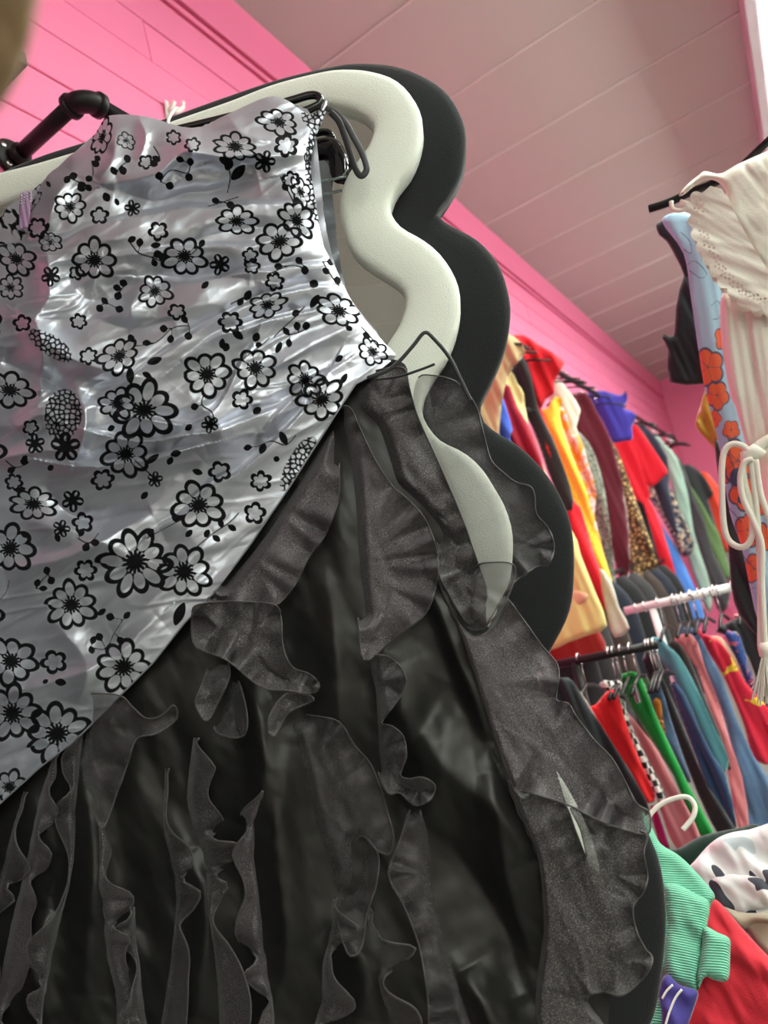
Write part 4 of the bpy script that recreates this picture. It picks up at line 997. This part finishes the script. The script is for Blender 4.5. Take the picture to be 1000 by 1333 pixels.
LO = 'trousers and jackets on the lower racks'
low = [
 ('black trousers at the left end of the lower row', 'trousers', [[(700, 880), (731, 882), (746, 886), (770, 925), (797, 966), (842, 1042), (846, 1080), (800, 1050), (740, 960)]], C('blue black', (40, 46, 48))),
 ('pale pink and white trousers edge left of the red trousers', 'trousers', [[(738, 902), (748, 898), (756, 900), (775, 932), (792, 962), (812, 1010), (800, 1010), (785, 970)]], C('shell pink', (222, 190, 180))),
 ('bright red trousers hanging on a clip hanger', 'trousers', [[(766, 922), (776, 917), (790, 900), (804, 902), (813, 934), (833, 990), (853, 1035), (849, 1045), (836, 1040), (804, 985), (784, 945)]], C('poppy', (222, 34, 40))),
 ('black and white checked trousers right of the red trousers', 'trousers', [[(780, 890), (796, 886), (811, 889), (816, 926), (834, 970), (867, 1035), (858, 1045), (842, 1010), (826, 976), (808, 930)]], HOUND),
 ('dusty pink trousers between the checked and the green trousers', 'trousers', [[(806, 918), (820, 930), (840, 955), (858, 979), (886, 1036), (914, 1094), (884, 1110), (862, 1062), (846, 1010), (824, 956)]], C('dusty pink', (190, 118, 122))),
 ('bright green trousers in the middle of the lower row', 'trousers', [[(806, 890), (819, 874), (832, 878), (840, 892), (856, 934), (879, 984), (901, 1030), (928, 1080), (926, 1090), (908, 1085), (877, 1010), (843, 956)]], C('green', (22, 140, 56))),
 ('magenta garment edge beneath the dusty pink trousers', 'garment', [[(846, 1050), (856, 1055), (868, 1092), (872, 1106), (858, 1096)]], C('magenta', (176, 30, 100))),
 ('blue jeans with an orange patch right of the green trousers', 'jeans', [[(832, 898), (842, 890), (860, 891), (873, 935), (890, 985), (900, 1018), (888, 1010), (866, 965)], [(850, 912), (860, 911), (863, 936), (868, 958), (862, 948)]], [C('denim', (72, 92, 120), vary=.25, vary_scale=30), C('orange patch', (196, 120, 40))]),
 ('black leather look trousers between the jeans and the teal jacket', 'trousers', [[(836, 860), (852, 850), (864, 884), (880, 920), (898, 965), (920, 1020), (960, 1082), (940, 1094), (908, 1032), (880, 960)]], C('black leather', (40, 40, 42), 0.5)),
 ('dark blue jeans beneath the teal jacket', 'jeans', [[(872, 890), (890, 900), (912, 950), (930, 986), (946, 1010), (959, 1076), (944, 1076), (928, 1040), (900, 970)]], C('dark denim', (48, 74, 106), vary=.2, vary_scale=30)),
 ('teal blue jacket on a clear hanger, largest in the lower row', 'jacket', [[(844, 840), (850, 829), (862, 832), (871, 842), (884, 853), (901, 882), (918, 918), (934, 955), (949, 987), (942, 1010), (927, 988), (899, 924), (870, 872)]], C('teal', (86, 142, 150))),
 ('dark garment between the teal jacket and the pink trousers', 'garment', [[(870, 838), (884, 836), (900, 862), (922, 918), (938, 955), (952, 1000), (944, 996), (925, 950), (895, 880)]], C('dark brown', (58, 50, 48))),
 ('salmon pink trousers right of the teal jacket', 'trousers', [[(878, 834), (884, 828), (896, 824), (908, 835), (918, 868), (938, 920), (952, 970), (966, 1010), (976, 1077), (962, 1082), (948, 1008), (932, 950), (906, 868)]], C('salmon', (214, 126, 130))),
 ('light blue denim jeans right of the salmon pink trousers', 'jeans', [[(884, 826), (895, 817), (908, 822), (924, 852), (940, 882), (957, 930), (982, 985), (1010, 1030), (1010, 1080), (976, 1076), (954, 976), (930, 900)]], C('light denim', (96, 124, 158), vary=.25, vary_scale=30)),
 ('red shirt with yellow flowers at the right edge', 'shirt', [[(895, 824), (907, 818), (917, 826), (935, 833), (953, 856), (972, 890), (1010, 935), (1012, 990), (982, 990), (970, 948), (946, 888), (920, 848)]], REDF),
 ('peach garment behind the red flowered shirt', 'garment', [[(918, 832), (928, 828), (940, 830), (958, 856), (968, 884), (952, 862)]], C('peach', (206, 164, 140))),
 ('blue flowered dress strip right of the red flowered shirt', 'dress', [[(944, 826), (954, 822), (963, 826), (975, 862), (987, 896), (1004, 940), (990, 940), (970, 886)]], BLUF),
 ('black jacket at the right edge of the lower rack', 'jacket', [[(930, 822), (952, 808), (972, 803), (996, 826), (1012, 850), (1012, 960), (990, 900), (975, 856), (955, 830)]], C('faded black', (52, 52, 55))),
 ('coral striped garment edge above the black jacket', 'garment', [[(952, 802), (966, 799), (984, 806), (1002, 818), (1002, 832), (980, 818)]], pattern('coral and white stripes', 'stripes', [srgb(206, 80, 84), srgb(232, 220, 214)], 60)),
]
for i, (lab, cat, outs, m) in enumerate(low):
    X = 2.0 + i * 0.033 if i < 9 else 2.38 + (i - 9) * 0.035
    garment({'jeans': 'jeans'}.get(cat, cat), lab, cat, LO, outs, X, m, seed=900 + 13 * i, puff=0.009, folds=0.018, names=['body', 'patch'])
# black bar of the lower rack, and the hangers of both bars
X2 = 2.15
q0 = hit([(726, 858)], NX, X2)[0]; q1 = hit([(858, 846)], NX, X2)[0]; z2 = (q0[2] + q1[2]) / 2
t = thing('clothes_rack', (X2, (q0[1] + q1[1]) / 2, 0), 'black tubular clothes rack hung with trousers, left of the white rack', 'rack')
tube('crossbar', [(X2, q0[1] + 0.05, z2), (X2, q1[1], z2)], 0.0125, M['black_pipe'], t, sides=12)
pc2 = (q0[1] + q1[1]) / 2 + 0.1
tube('post', [(X2, pc2, z2), (X2, pc2, 0.03)], 0.0125, M['black_pipe'], t, sides=12)
for dx, dy in ((0.12, 0), (-0.12, 0), (0, 0.2), (0, -0.25)):
    tube('foot', [(X2, pc2, 0.04), (X2 + dx, pc2 + dy, 0.016)], 0.0125, M['black_pipe'], t, sides=10)
LH = 'hangers of the lower racks'
for i, (lab, cat, outs, m) in enumerate(low):
    top = min(outs[0], key=lambda v: v[1])
    if i < 9:
        y = hit([(top[0] + 4, 852)], NX, X2)[0][1]; xx, zz = X2, z2
    else:
        y = hit([(top[0] + 6, 782)], NX, Xr)[0][1]; xx, zz = Xr, zb
    h = hanger_on(xx, y, zz, 'hanger of the ' + ' '.join(lab.replace(',', '').split()[:11]), LH, along='x', w=0.13, drop=0.03)
    if i in (0, 2, 3, 5):
        for sx in (-0.08, 0.08):
            box('clip', (xx + sx - 0.008, y - 0.006, zz - 0.135), (xx + sx + 0.008, y + 0.006, zz - 0.085), M['chrome'], h, bev=0.002)
# dark coats filling the row behind, and unseen ones added for the satin to reflect
dk = [('black', (34, 34, 36)), ('dark grey', (56, 55, 56)), ('brown', (62, 50, 46)), ('ink', (36, 40, 52))]
coats = [(2.9 + i * 0.30, 0.98, 0.14, 'dark coat hanging low by the pink wall behind the trousers', 'dark coats by the foot of the wall') for i in range(9)]
coats += [(-2.9 + i * 0.24, 1.92, 0.16, 'added dark coat beside the camera, out of view, for the satin to reflect', 'added dark coats beside the camera') for i in range(13)]
coats += [(x_, 1.86, 0.12, 'added dark coat left of the mirrors, out of view, keeping pink off the satin', 'added dark coats left of the mirrors') for x_ in (0.22, 0.37)]  # unseen, added to cover pink wall that the satin would mirror
for i, (x, zt, zb_, lab_, grp_) in enumerate(coats):
    t = thing('coat', (x, 0.89 if x < 0.15 else 1.0, zb_), lab_, 'coat', grp_)
    nm, c_ = dk[i % 4]
    th = np.linspace(0, 2 * math.pi, 28, endpoint=False)
    V = []; F = []
    rows_ = 10
    for r_ in range(rows_):
        k_ = r_ / (rows_ - 1); z = zt + (zb_ - zt) * k_
        hw = (0.05 + 0.10 * min(1, (k_ * 5)) ** 0.6) * (1.4 if x < 0.15 else 0.8)
        for q in th:
            wob = 0.012 * math.sin(q * 5 + i) * k_
            V.append((x + (0.05 + wob) * math.sin(q), (0.89 if x < 0.15 else 1.0) + hw * math.cos(q), z))
    for r_ in range(rows_ - 1):
        for j in range(28):
            F.append((r_ * 28 + j, r_ * 28 + (j + 1) % 28, (r_ + 1) * 28 + (j + 1) % 28, (r_ + 1) * 28 + j))
    F.append(tuple(range(27, -1, -1))); F.append(tuple((rows_ - 1) * 28 + j for j in range(28)))
    build('body', np.array(V), F, cloth(nm, c_), t)
tube_ = thing('added_coat_rail', (-1.5, 0.89, 1.95), 'black rail for the added coats beside the camera, out of view', 'rail')
tube('rail', [(-3.2, 0.89, 1.95), (-1.5, 0.89, 1.95), (0.15, 0.89, 1.95)], 0.0155, M['black_pipe'], tube_, sides=10)  # unseen rail added to carry the coats beside the camera
for bx in (-3.1, 0.1):
    tube('bracket_pipe', [(bx, 0.89, 1.95), (bx, YP, 1.95)], 0.0145, M['black_pipe'], tube_, sides=10)
tube_ = thing('low_wall_rail', (4.0, 1.0, 1.01), 'black rail low on the pink wall behind the trousers', 'rail')
tube('rail', [(2.5, 1.0, 1.01), (4.0, 1.0, 1.01), (5.6, 1.0, 1.01)], 0.0155, M['black_pipe'], tube_, sides=10)
for bx in (2.55, 5.5):
    tube('bracket_pipe', [(bx, 1.0, 1.01), (bx, YP, 1.01)], 0.0145, M['black_pipe'], tube_, sides=10)

# ------------------------------------------------------------------ garments at the right: white dress, blue flowered dress, black clothes
RT = 'clothes on the rail at the right'
XW = 1.45
white = mat('white cotton', srgb(238, 234, 220), 0.8, sheen=0.3, bump=(260, 0.25)); M['white_cotton'] = white
def eyelet(p, sd):
    """rows of punched holes along the scalloped edge"""
    S = np.full(len(p), 3.0)
    return S
t = thing('white_dress', hit([(985, 1000)], NX, XW)[0], 'white cotton dress with an eyelet ruffle and tied cord belt at the right edge', 'dress', RT)
def rl_skirt(p, sd): return 0.012 * aniso(p, 1.42, 220, 13, 601) + 0.006 * aniso(p, 1.42, 120, 7, 602) + 0.010 * aniso(p, 1.3, 120, 40, 603)
WB = [(940, 384), (960, 370), (1040, 340), (1060, 560), (1002, 574), (976, 584), (966, 560), (958, 530), (951, 515), (943, 470), (939, 440), (938, 415)]
sheet('upper_part', WB, 2.2, plane_of(NX, XW - 0.02), white, t, relief=lambda p, sd: rl_skirt(p, sd), puff=0.03, puff_px=26, k=4)
WS = [(974, 584), (1002, 572), (1060, 560), (1080, 900), (1030, 900), (1003, 720), (997, 660), (988, 620)]
sheet('lower_part', WS, 2.4, plane_of(NX, XW - 0.015), white, t, relief=rl_skirt, puff=0.03, puff_px=26, k=4)
# shoulder yoke and gathered collar
YK = [(909, 229), (918, 223), (938, 226), (960, 214), (998, 197), (1060, 170), (1060, 380), (1010, 400), (990, 350), (968, 310), (950, 275), (945, 250), (936, 238), (922, 234), (905, 242), (890, 254), (884, 254), (895, 240)]
sheet('yoke', YK, 2.0, plane_of(NX, XW - 0.05), white, t, relief=lambda p, sd: 0.006 * aniso(p, -0.9, 60, 14, 611) + .004 * aniso(p, .9, 30, 8, 612), puff=0.018, puff_px=14, k=4)
def scallop(pts, n_lobes, amp):
    L = smooth(pts, 8, False); d = np.concatenate([[0], np.cumsum(np.linalg.norm(np.diff(L, axis=0), axis=1))]); u = np.linspace(0, d[-1], n_lobes * 8)
    Q = np.stack([np.interp(u, d, L[:, 0]), np.interp(u, d, L[:, 1])], 1)
    T = np.gradient(Q, axis=0); T /= np.linalg.norm(T, axis=1)[:, None]; N = np.stack([-T[:, 1], T[:, 0]], 1)
    return Q + N * (amp * (np.abs(np.sin(u / d[-1] * math.pi * n_lobes)) ** 0.6 - 0.4))[:, None]
RE_line = [(912, 249), (898, 262), (900, 286), (906, 312), (918, 336), (930, 358), (946, 376), (966, 394), (984, 401), (1010, 406)]
RE = list(map(tuple, scallop(RE_line, 12, 8.0)))
RU = RE + [(1012, 400), (1000, 352), (980, 320), (962, 288), (950, 262), (940, 246), (925, 242)]
holes = []
for k_, off in ((26, 9.5), (24, 15.0)):
    L = smooth(RE_line, 8, False); d = np.concatenate([[0], np.cumsum(np.linalg.norm(np.diff(L, axis=0), axis=1))]); u = np.linspace(8, d[-1] - 6, k_ + 14)
    Q = np.stack([np.interp(u, d, L[:, 0]), np.interp(u, d, L[:, 1])], 1); T = np.gradient(Q, axis=0); T /= np.linalg.norm(T, axis=1)[:, None]; N = np.stack([-T[:, 1], T[:, 0]], 1)
    holes.append(Q - N * (off + 2.6 * np.sin(u / d[-1] * math.pi * 26))[:, None])
holes = np.concatenate(holes)
def hole_attr(p, sd):
    S = np.full(len(p), 5.0)
    for h in holes:
        S = np.minimum(S, np.hypot(p[:, 0] - h[0], p[:, 1] - h[1]) - 1.5)
    return np.clip(S, -2, 2)
ey = mat('white eyelet cotton', srgb(238, 234, 220), 0.8, sheen=0.3, bump=(260, 0.25)); nt = ey.node_tree
at = nt.nodes.new('ShaderNodeAttribute'); at.attribute_name = 'holes'
mr = nt.nodes.new('ShaderNodeMapRange'); mr.inputs['From Min'].default_value = -0.3; mr.inputs['From Max'].default_value = 0.3
nt.links.new(at.outputs['Fac'], mr.inputs['Value'])
tr = nt.nodes.new('ShaderNodeBsdfTransparent'); ms = nt.nodes.new('ShaderNodeMixShader')
nt.links.new(mr.outputs['Result'], ms.inputs['Fac']); nt.links.new(tr.outputs[0], ms.inputs[1]); nt.links.new(nt.nodes['Principled BSDF'].outputs[0], ms.inputs[2])
nt.links.new(ms.outputs[0], nt.nodes['Material Output'].inputs['Surface'])
sheet('eyelet_ruffle', RU, 1.1, plane_of(NX, XW - 0.075), ey, t, relief=lambda p, sd: 0.006 * aniso(p, 0.35, 60, 11, 621) + 0.002 * aniso(p, 0.5, 30, 6, 622), k=1, attr={'holes': hole_attr})
RU2 = [(q[0] + 6 - 0.02 * (q[1] - 250), q[1] + 7) for q in RU]
sheet('eyelet_ruffle', RU2, 2.0, plane_of(NX, XW - 0.058), white, t, relief=lambda p, sd: 0.008 * aniso(p, 0.35, 60, 9, 631), k=1)
# cord belt, bow and tassel
def cord(name, pts, d, r, k=8, par=t):
    return tube(name, hit(smooth(pts, k, False), NX, d), r, white, par, sides=8)
cord('belt', [(978, 594), (986, 584), (1000, 574), (1030, 562)], XW - 0.072, 0.010)
kn = hit([(980, 594)], NX, XW - 0.082)[0]
tube('knot', [kn + [0, 0.014, -0.012], kn + [0, 0.006, 0.004], kn + [0, -0.004, 0.008], kn + [0, -0.016, -0.004]], [0.008, 0.0135, 0.0135, 0.008], white, t)
cord('bow_loop', [(978, 592), (968, 581), (954, 578), (944, 586), (940, 606), (940, 640), (942, 680), (948, 702), (962, 712), (974, 708), (980, 690), (978, 660), (970, 630), (968, 605), (978, 594)], XW - 0.088, 0.0052)
cord('cord', [(980, 598), (970, 602), (964, 622), (968, 650), (982, 680), (992, 710), (992, 760), (994, 800), (996, 838)], XW - 0.095, 0.0048)
cord('cord', [(984, 598), (990, 640), (1000, 670), (1015, 700)], XW - 0.09, 0.0048)
cord('cord', [(978, 600), (984, 650), (988, 700), (990, 760), (990, 842)], XW - 0.09, 0.0048)
tk = smooth([(996, 836), (997, 846), (996, 856)], 4, False)
tube('tassel_knob', hit(tk, NX, XW - 0.095), [0.007, 0.009, 0.011, 0.012, 0.012, 0.011, 0.010, 0.009, 0.008][:len(tk)], white, t)
rs = random.Random(9)
Vt, Ft = [], []
for i in range(70):
    u = rs.uniform(-1, 1); e = (996 + u * 17 + rs.uniform(-2, 2), 905 + rs.uniform(-8, 20) - abs(u) * 12)
    L = hit(smooth([(996 + u * 4, 856), (996 + u * 9, 878), e], 3, False), NX, XW - 0.095 + rs.uniform(-.012, .012))
    w = np.array([0, 0.0012, 0.0]); b0 = len(Vt)
    for q in L:
        Vt += [q - w, q + [0.0012, 0, 0], q + w]
    for j in range(len(L) - 1):
        for s_ in range(3):
            Ft.append((b0 + j * 3 + s_, b0 + j * 3 + (s_ + 1) % 3, b0 + j * 3 + 3 + (s_ + 1) % 3, b0 + j * 3 + 3 + s_))
fr = build('tassel_fringe', np.array(Vt), Ft, white, t); fr['kind'] = 'stuff'
# its hanger
hc = hit([(845, 272), (870, 264), (900, 250), (926, 240), (960, 222)], NX, XW - 0.035)
h_ = thing('clothes_hanger', hc[2], 'black hanger whose arm end sticks out of the white dress shoulder', 'hanger')
tube('arm', smooth(hc, 6, False), 0.0075, M['black_hanger'], h_, sides=10)
far = np.array([hc[-1], hc[-1] + [0, -0.12, 0.05], hc[-1] + [0, -0.30, -0.05]]); tube('arm', far, 0.0075, M['black_hanger'], h_)
mid = hc[-1] + np.array([0, -0.12, 0.05])
tube('hook', [mid, mid + [0, 0, 0.05], mid + [0, 0.02, 0.075], mid + [0, 0, 0.095], mid + [0, -0.02, 0.085]], 0.0025, M['chrome'], h_)
lpz = smooth([(874, 262), (876, 272), (888, 274), (896, 266), (886, 262)], 4, False)
tube('strap', hit(lpz, NX, XW - 0.045), 0.004, white, t)
# blue flowered dress, with the blooms as its own print
BL = [(862, 288), (884, 276), (905, 282), (930, 300), (970, 380), (985, 470), (990, 560), (1010, 650), (1012, 830), (988, 812), (966, 714), (950, 666), (938, 590), (928, 546), (916, 498), (900, 390), (890, 330)]
BLOOM = [(922, 478, 22, 26), (934, 515, 16, 20), (942, 440, 12, 18), (960, 600, 24, 30), (968, 640, 20, 26), (974, 690, 18, 24), (982, 740, 16, 20), (952, 560, 12, 14), (930, 545, 10, 12), (994, 700, 14, 20), (985, 660, 14, 16), (944, 610, 12, 20)]
LINES = [[(886, 302), (898, 314), (900, 330), (890, 324)], [(896, 344), (906, 340), (920, 356), (912, 362), (898, 352)], [(926, 398), (936, 392), (938, 412), (928, 416)], [(930, 360), (944, 366)], [(946, 566), (952, 574), (950, 590)], [(960, 715), (984, 742)], [(958, 742), (980, 730)], [(970, 770), (984, 764)], [(948, 660), (966, 680)]]
def bl_red(p, sd):
    S = np.full(len(p), 3.0)
    for i, (x, y, a, b) in enumerate(BLOOM):
        q = p - [x, y]; th = np.arctan2(q[:, 1] / b, q[:, 0] / a); r = np.hypot(q[:, 0] / a, q[:, 1] / b)
        S = np.minimum(S, (r - 0.75 - 0.22 * np.abs(np.sin(2.5 * th + i))) * 10)
    return np.clip(S, -3, 3)
def bl_ink(p, sd):
    S = np.full(len(p), 3.0)
    for L in LINES:
        S = np.minimum(S, seg_dist(p, smooth(L, 4, False), False)[0] - 0.6)
    for i, (x, y, a, b) in enumerate(BLOOM):
        q = p - [x, y]; th = np.arctan2(q[:, 1] / b, q[:, 0] / a); r = np.hypot(q[:, 0] / a, q[:, 1] / b)
        S = np.minimum(S, np.abs((r - 0.75 - 0.22 * np.abs(np.sin(2.5 * th + i))) * 12) - 0.7)
        S = np.minimum(S, np.where(r < 0.7, np.abs(np.sin(2.5 * th + i)) * r * 10 - 0.5, 3))
    for x, y, w, h in ((958, 622, 8, 12), (966, 650, 6, 6), (961, 616, 9, 7)):
        S = np.minimum(S, (np.hypot((p[:, 0] - x) / w, (p[:, 1] - y) / h) - 1) * 5)
    return np.clip(S, -3, 3)
bm_ = mat('blue cloth with orange line drawn flowers', srgb(164, 200, 222), 0.75, sheen=0.2); nt = bm_.node_tree
prev = None
for nm, c_ in (('red', (224, 108, 72)), ('ink', (66, 84, 110))):
    at = nt.nodes.new('ShaderNodeAttribute'); at.attribute_name = nm
    mr = nt.nodes.new('ShaderNodeMapRange'); mr.inputs['From Min'].default_value = -0.4; mr.inputs['From Max'].default_value = 0.4
    nt.links.new(at.outputs['Fac'], mr.inputs['Value'])
    mx = nt.nodes.new('ShaderNodeMix'); mx.data_type = 'RGBA'; mx.inputs[6].default_value = (*srgb(*c_), 1); mx.inputs[7].default_value = (*srgb(164, 200, 222), 1)
    if prev: nt.links.new(prev.outputs[2], mx.inputs[7])
    nt.links.new(mr.outputs['Result'], mx.inputs[0]); prev = mx
nt.links.new(prev.outputs[2], nt.nodes['Principled BSDF'].inputs['Base Color'])
t = thing('flowered_dress', hit([(988, 830)], NX, 1.58)[0], 'light blue dress with orange line drawn flowers hanging behind the white dress', 'dress', RT)
sheet('body', BL, 1.5, plane_of(NX, 1.58), bm_, t, relief=lambda p, sd: 0.010 * aniso(p, 1.4, 260, 12, 651), puff=0.014, puff_px=12, k=4, attr={'red': bl_red, 'ink': bl_ink})
# black garment with a cuff, behind it
kb = C('black jersey', (46, 47, 48))
t = garment('blouse', 'black long sleeved top behind the blue flowered dress, with a hanging cuff', 'top', RT, [[(854, 293), (860, 287), (882, 277), (905, 290), (925, 400), (935, 500), (917, 500), (905, 420), (892, 362), (880, 335), (868, 314), (858, 306)],
     [(880, 400), (892, 356), (905, 380), (925, 470), (932, 505), (916, 500), (872, 498), (870, 456), (862, 440), (866, 435), (878, 437)]], 1.68, kb, seed=661, names=['body', 'sleeve'])
garment('blouse', 'mustard satin top hanging below the black cuff', 'top', RT, [[(905, 552), (912, 528), (918, 508), (935, 500), (950, 560), (945, 612), (930, 584), (914, 566)]], 1.85, C('mustard satin', (186, 138, 44), 0.35), seed=667)
garment('trousers', 'long black trousers behind the blue flowered dress', 'trousers', RT, [[(930, 570), (946, 600), (956, 668), (975, 720), (1000, 800), (1004, 850), (984, 826), (962, 800), (952, 764), (948, 710), (938, 640)]], 1.78, C('black twill', (44, 44, 46)), seed=669)
# the rail they hang on runs away from the viewer at the right
zR = mid[2] + 0.085
t = thing('clothes_rail', (1.6, mid[1], zR), 'black clothes rail beyond the right edge that carries the white dress', 'rail')
tube('rail', [(0.9, mid[1], zR), (1.6, mid[1], zR), (2.4, mid[1], zR)], 0.0125, M['black_pipe'], t, sides=10)
for x in (0.92, 2.38):
    tube('post', [(x, mid[1], zR), (x, mid[1], 0.03)], 0.0125, M['black_pipe'], t, sides=10)
    tube('foot', [(x, mid[1] - 0.2, 0.014), (x, mid[1] + 0.2, 0.014)], 0.0125, M['black_pipe'], t, sides=10)

for X_, w_, d_, nm_ in ((1.58, 0.15, 0.10, 'hanger of the light blue flowered dress behind the white dress'), (1.68, 0.15, 0.09, 'hanger of the black long sleeved top at the right'), (1.79, 0.12, 0.06, 'hanger of the long black trousers at the right'), (1.86, 0.12, 0.06, 'hanger of the mustard satin top at the right')):
    hanger_on(X_, mid[1], zR, nm_, RT, w=w_, drop=d_)

# ------------------------------------------------------------------ heap of folded clothes at the lower right, on a low table
zt = 0.22
t = thing('low_table', (1.5, 0.25, 0), 'low black table beneath the heap of clothes', 'table')
box('table_top', (1.15, -0.35, zt - 0.03), (1.75, 0.55, zt), M['black_wood'], t, bev=0.004)
for x in (1.2, 1.7):
    for y in (-0.3, 0.5):
        box('leg', (x - 0.025, y - 0.025, 0), (x + 0.025, y + 0.025, zt - 0.03), M['black_wood'], t, bev=0.003)
HN = _n([0.86, 0.10, -0.50])
HP = 'heap of clothes on the low table'
def pile(name, label, cat, outs, d, m, names, puff=0.02, seed=1, fold=0.008, ang=0.6, fl=(80, 20), step=2.4, ppx=16):
    P0 = hit([max(outs[0], key=lambda q: q[1])], HN, d)[0]
    t = thing(name, P0, label, cat, HP)
    for i, o in enumerate(outs):
        di = d[i] if isinstance(d, list) else d - 0.012 * i
        sheet(names[i], o, step, plane_of(HN, di), m[i] if isinstance(m, list) else m, t, relief=lambda p, sd: fold * (aniso(p, ang, fl[0], fl[1], seed + i) * 1.5 + aniso(p, ang + .5, fl[0] / 2, fl[1] / 2, seed + 9 + i) * .6), puff=puff, puff_px=ppx, k=4)
    return t
def ribbed(name, rgb, ang, scale):
    m = mat(name, srgb(*rgb), 0.85, sheen=0.25); nt = m.node_tree
    tc = nt.nodes.new('ShaderNodeTexCoord'); mp = nt.nodes.new('ShaderNodeMapping'); mp.inputs['Rotation'].default_value = ang
    w = nt.nodes.new('ShaderNodeTexWave'); w.inputs['Scale'].default_value = scale; w.inputs['Distortion'].default_value = 0.3
    nt.links.new(tc.outputs['Object'], mp.inputs['Vector']); nt.links.new(mp.outputs['Vector'], w.inputs['Vector'])
    b = nt.nodes.new('ShaderNodeBump'); b.inputs['Strength'].default_value = 0.7; b.inputs['Distance'].default_value = 0.003
    nt.links.new(w.outputs['Fac'], b.inputs['Height']); nt.links.new(b.outputs['Normal'], nt.nodes['Principled BSDF'].inputs['Normal'])
    return m
MINT = ribbed('mint ribbed knit', (130, 214, 180), (0.5, 0.8, 0.4), 95)
MINT2 = ribbed('mint ribbed knit turned', (132, 216, 182), (1.3, 0.1, 0.9), 95)
CAMO = pattern('white and grey blue cloth with dark leaves', 'noise', [srgb(60, 62, 72), srgb(226, 228, 228), srgb(190, 204, 210), srgb(232, 232, 230)], 7, stops=[0, .40, .55, .62])
pile('shirt', 'white and grey blue shirt with dark leaf print on top of the heap', 'shirt', [[(880, 1150), (905, 1120), (925, 1098), (945, 1086), (975, 1080), (1040, 1074), (1060, 1200), (1000, 1220), (960, 1210), (930, 1190), (900, 1170)], [(915, 1148), (935, 1140), (965, 1138), (1000, 1146), (1010, 1176), (980, 1188), (965, 1190), (940, 1182), (928, 1176)]], 1.52, CAMO, ['body', 'sleeve'], seed=701, fold=0.014, fl=(70, 18))
pile('garment', 'dark green garment flattened under the white and grey shirt', 'garment', [[(868, 1108), (884, 1104), (914, 1088), (960, 1078), (990, 1076), (985, 1130), (900, 1150), (880, 1140)]], 1.60, C('bottle green', (22, 50, 40)), ['body'], seed=697)
pile('trousers', 'khaki trousers waistband under the white and grey shirt', 'trousers', [[(938, 1180), (960, 1186), (985, 1189), (1030, 1186), (1060, 1290), (1000, 1250), (975, 1215), (955, 1205)], [(944, 1182), (965, 1188), (1010, 1190), (1012, 1204), (985, 1204), (970, 1210), (955, 1202)]], 1.47, C('khaki drill', (158, 152, 132)), ['body', 'waistband'], seed=711)
pile('sweater', 'bright red sweater across the bottom right corner of the heap', 'sweater', [[(900, 1200), (915, 1180), (930, 1170), (948, 1186), (970, 1212), (1010, 1254), (1060, 1300), (1060, 1400), (860, 1400), (870, 1320), (890, 1260)]], 1.38, C('cherry knit', (198, 40, 54), bump=(400, .3)), ['body'], seed=721, fold=0.010, puff=0.03)
pile('jumper', 'mint green ribbed knit jumper between the red sweater and the black mirror', 'jumper', [[(835, 1060), (848, 1076), (860, 1098), (882, 1112), (900, 1128), (918, 1148), (931, 1166), (925, 1180), (920, 1210), (915, 1250), (908, 1292), (886, 1282), (860, 1264), (840, 1230), (830, 1150)],
     [(862, 1154), (880, 1150), (905, 1162), (924, 1174), (920, 1210), (912, 1262), (908, 1292), (892, 1284), (866, 1266), (868, 1200)],
     [(916, 1206), (935, 1214), (950, 1222), (951, 1240), (948, 1276), (930, 1276), (918, 1272), (908, 1290), (908, 1262), (914, 1230)]], [1.33, 1.315, 1.30], [MINT, MINT2, MINT], ['body', 'sleeve', 'cuff'], seed=731, fold=0.006, puff=0.02, ppx=12)
pile('jumper', 'mint green strip showing below the purple garment at the bottom edge', 'jumper', [[(840, 1330), (856, 1302), (866, 1296), (866, 1360), (840, 1370)]], 1.30, MINT, ['body'], seed=737, puff=0.008)
pt = pile('jacket', 'purple sports top with two white stripes under the mint jumper', 'top', [[(858, 1290), (868, 1268), (885, 1282), (908, 1290), (906, 1306), (892, 1345), (880, 1370), (850, 1370), (862, 1330)]], 1.27, C('purple', (74, 66, 140)), ['body'], seed=741, puff=0.012)
for pts in ([(862, 1300), (868, 1290), (876, 1282)], [(866, 1336), (872, 1316), (880, 1298), (888, 1288)]):
    tube('stripe', hit(smooth(pts, 5, False), HN, 1.247), 0.0016, M['white_plastic'], pt, sides=6)
# white wire hanger on the heap
hw = hit(smooth([(842, 1068), (850, 1056), (862, 1046), (876, 1040), (890, 1037), (899, 1040), (905, 1050), (903, 1062), (896, 1072), (889, 1080)], 6, False), HN, 1.36)
t = thing('clothes_hanger', hw[0], 'white plastic hanger hook lying over the mint jumper', 'hanger')
tube('hook', hw, 0.0042, M['white_plastic'], t)
tube('arm', hit([(842, 1068), (830, 1110), (845, 1160)], HN, 1.37), 0.006, M['white_plastic'], t)

# ------------------------------------------------------------------ matte tan form close to the camera, out of focus, of unsettled kind
TC = smooth([(-60, -60), (56, -60), (50, 0), (43, 42), (32, 84), (16, 118), (-6, 146), (-60, 170)], 4)
n_ = _n(ray([(20, 60)])[0])
t = thing('tan_form', hit([(-10, 140)], n_, 0.24)[0], 'tan brown form close to the camera, blurred, in the upper left corner', 'garment')
sheet('body', TC, 4.0, plane_of(n_, 0.24), M['tan'], t, relief=lambda p, sd: 0.002 * aniso(p, 1.2, 80, 14, 801), puff=0.006, puff_px=26, k=1)
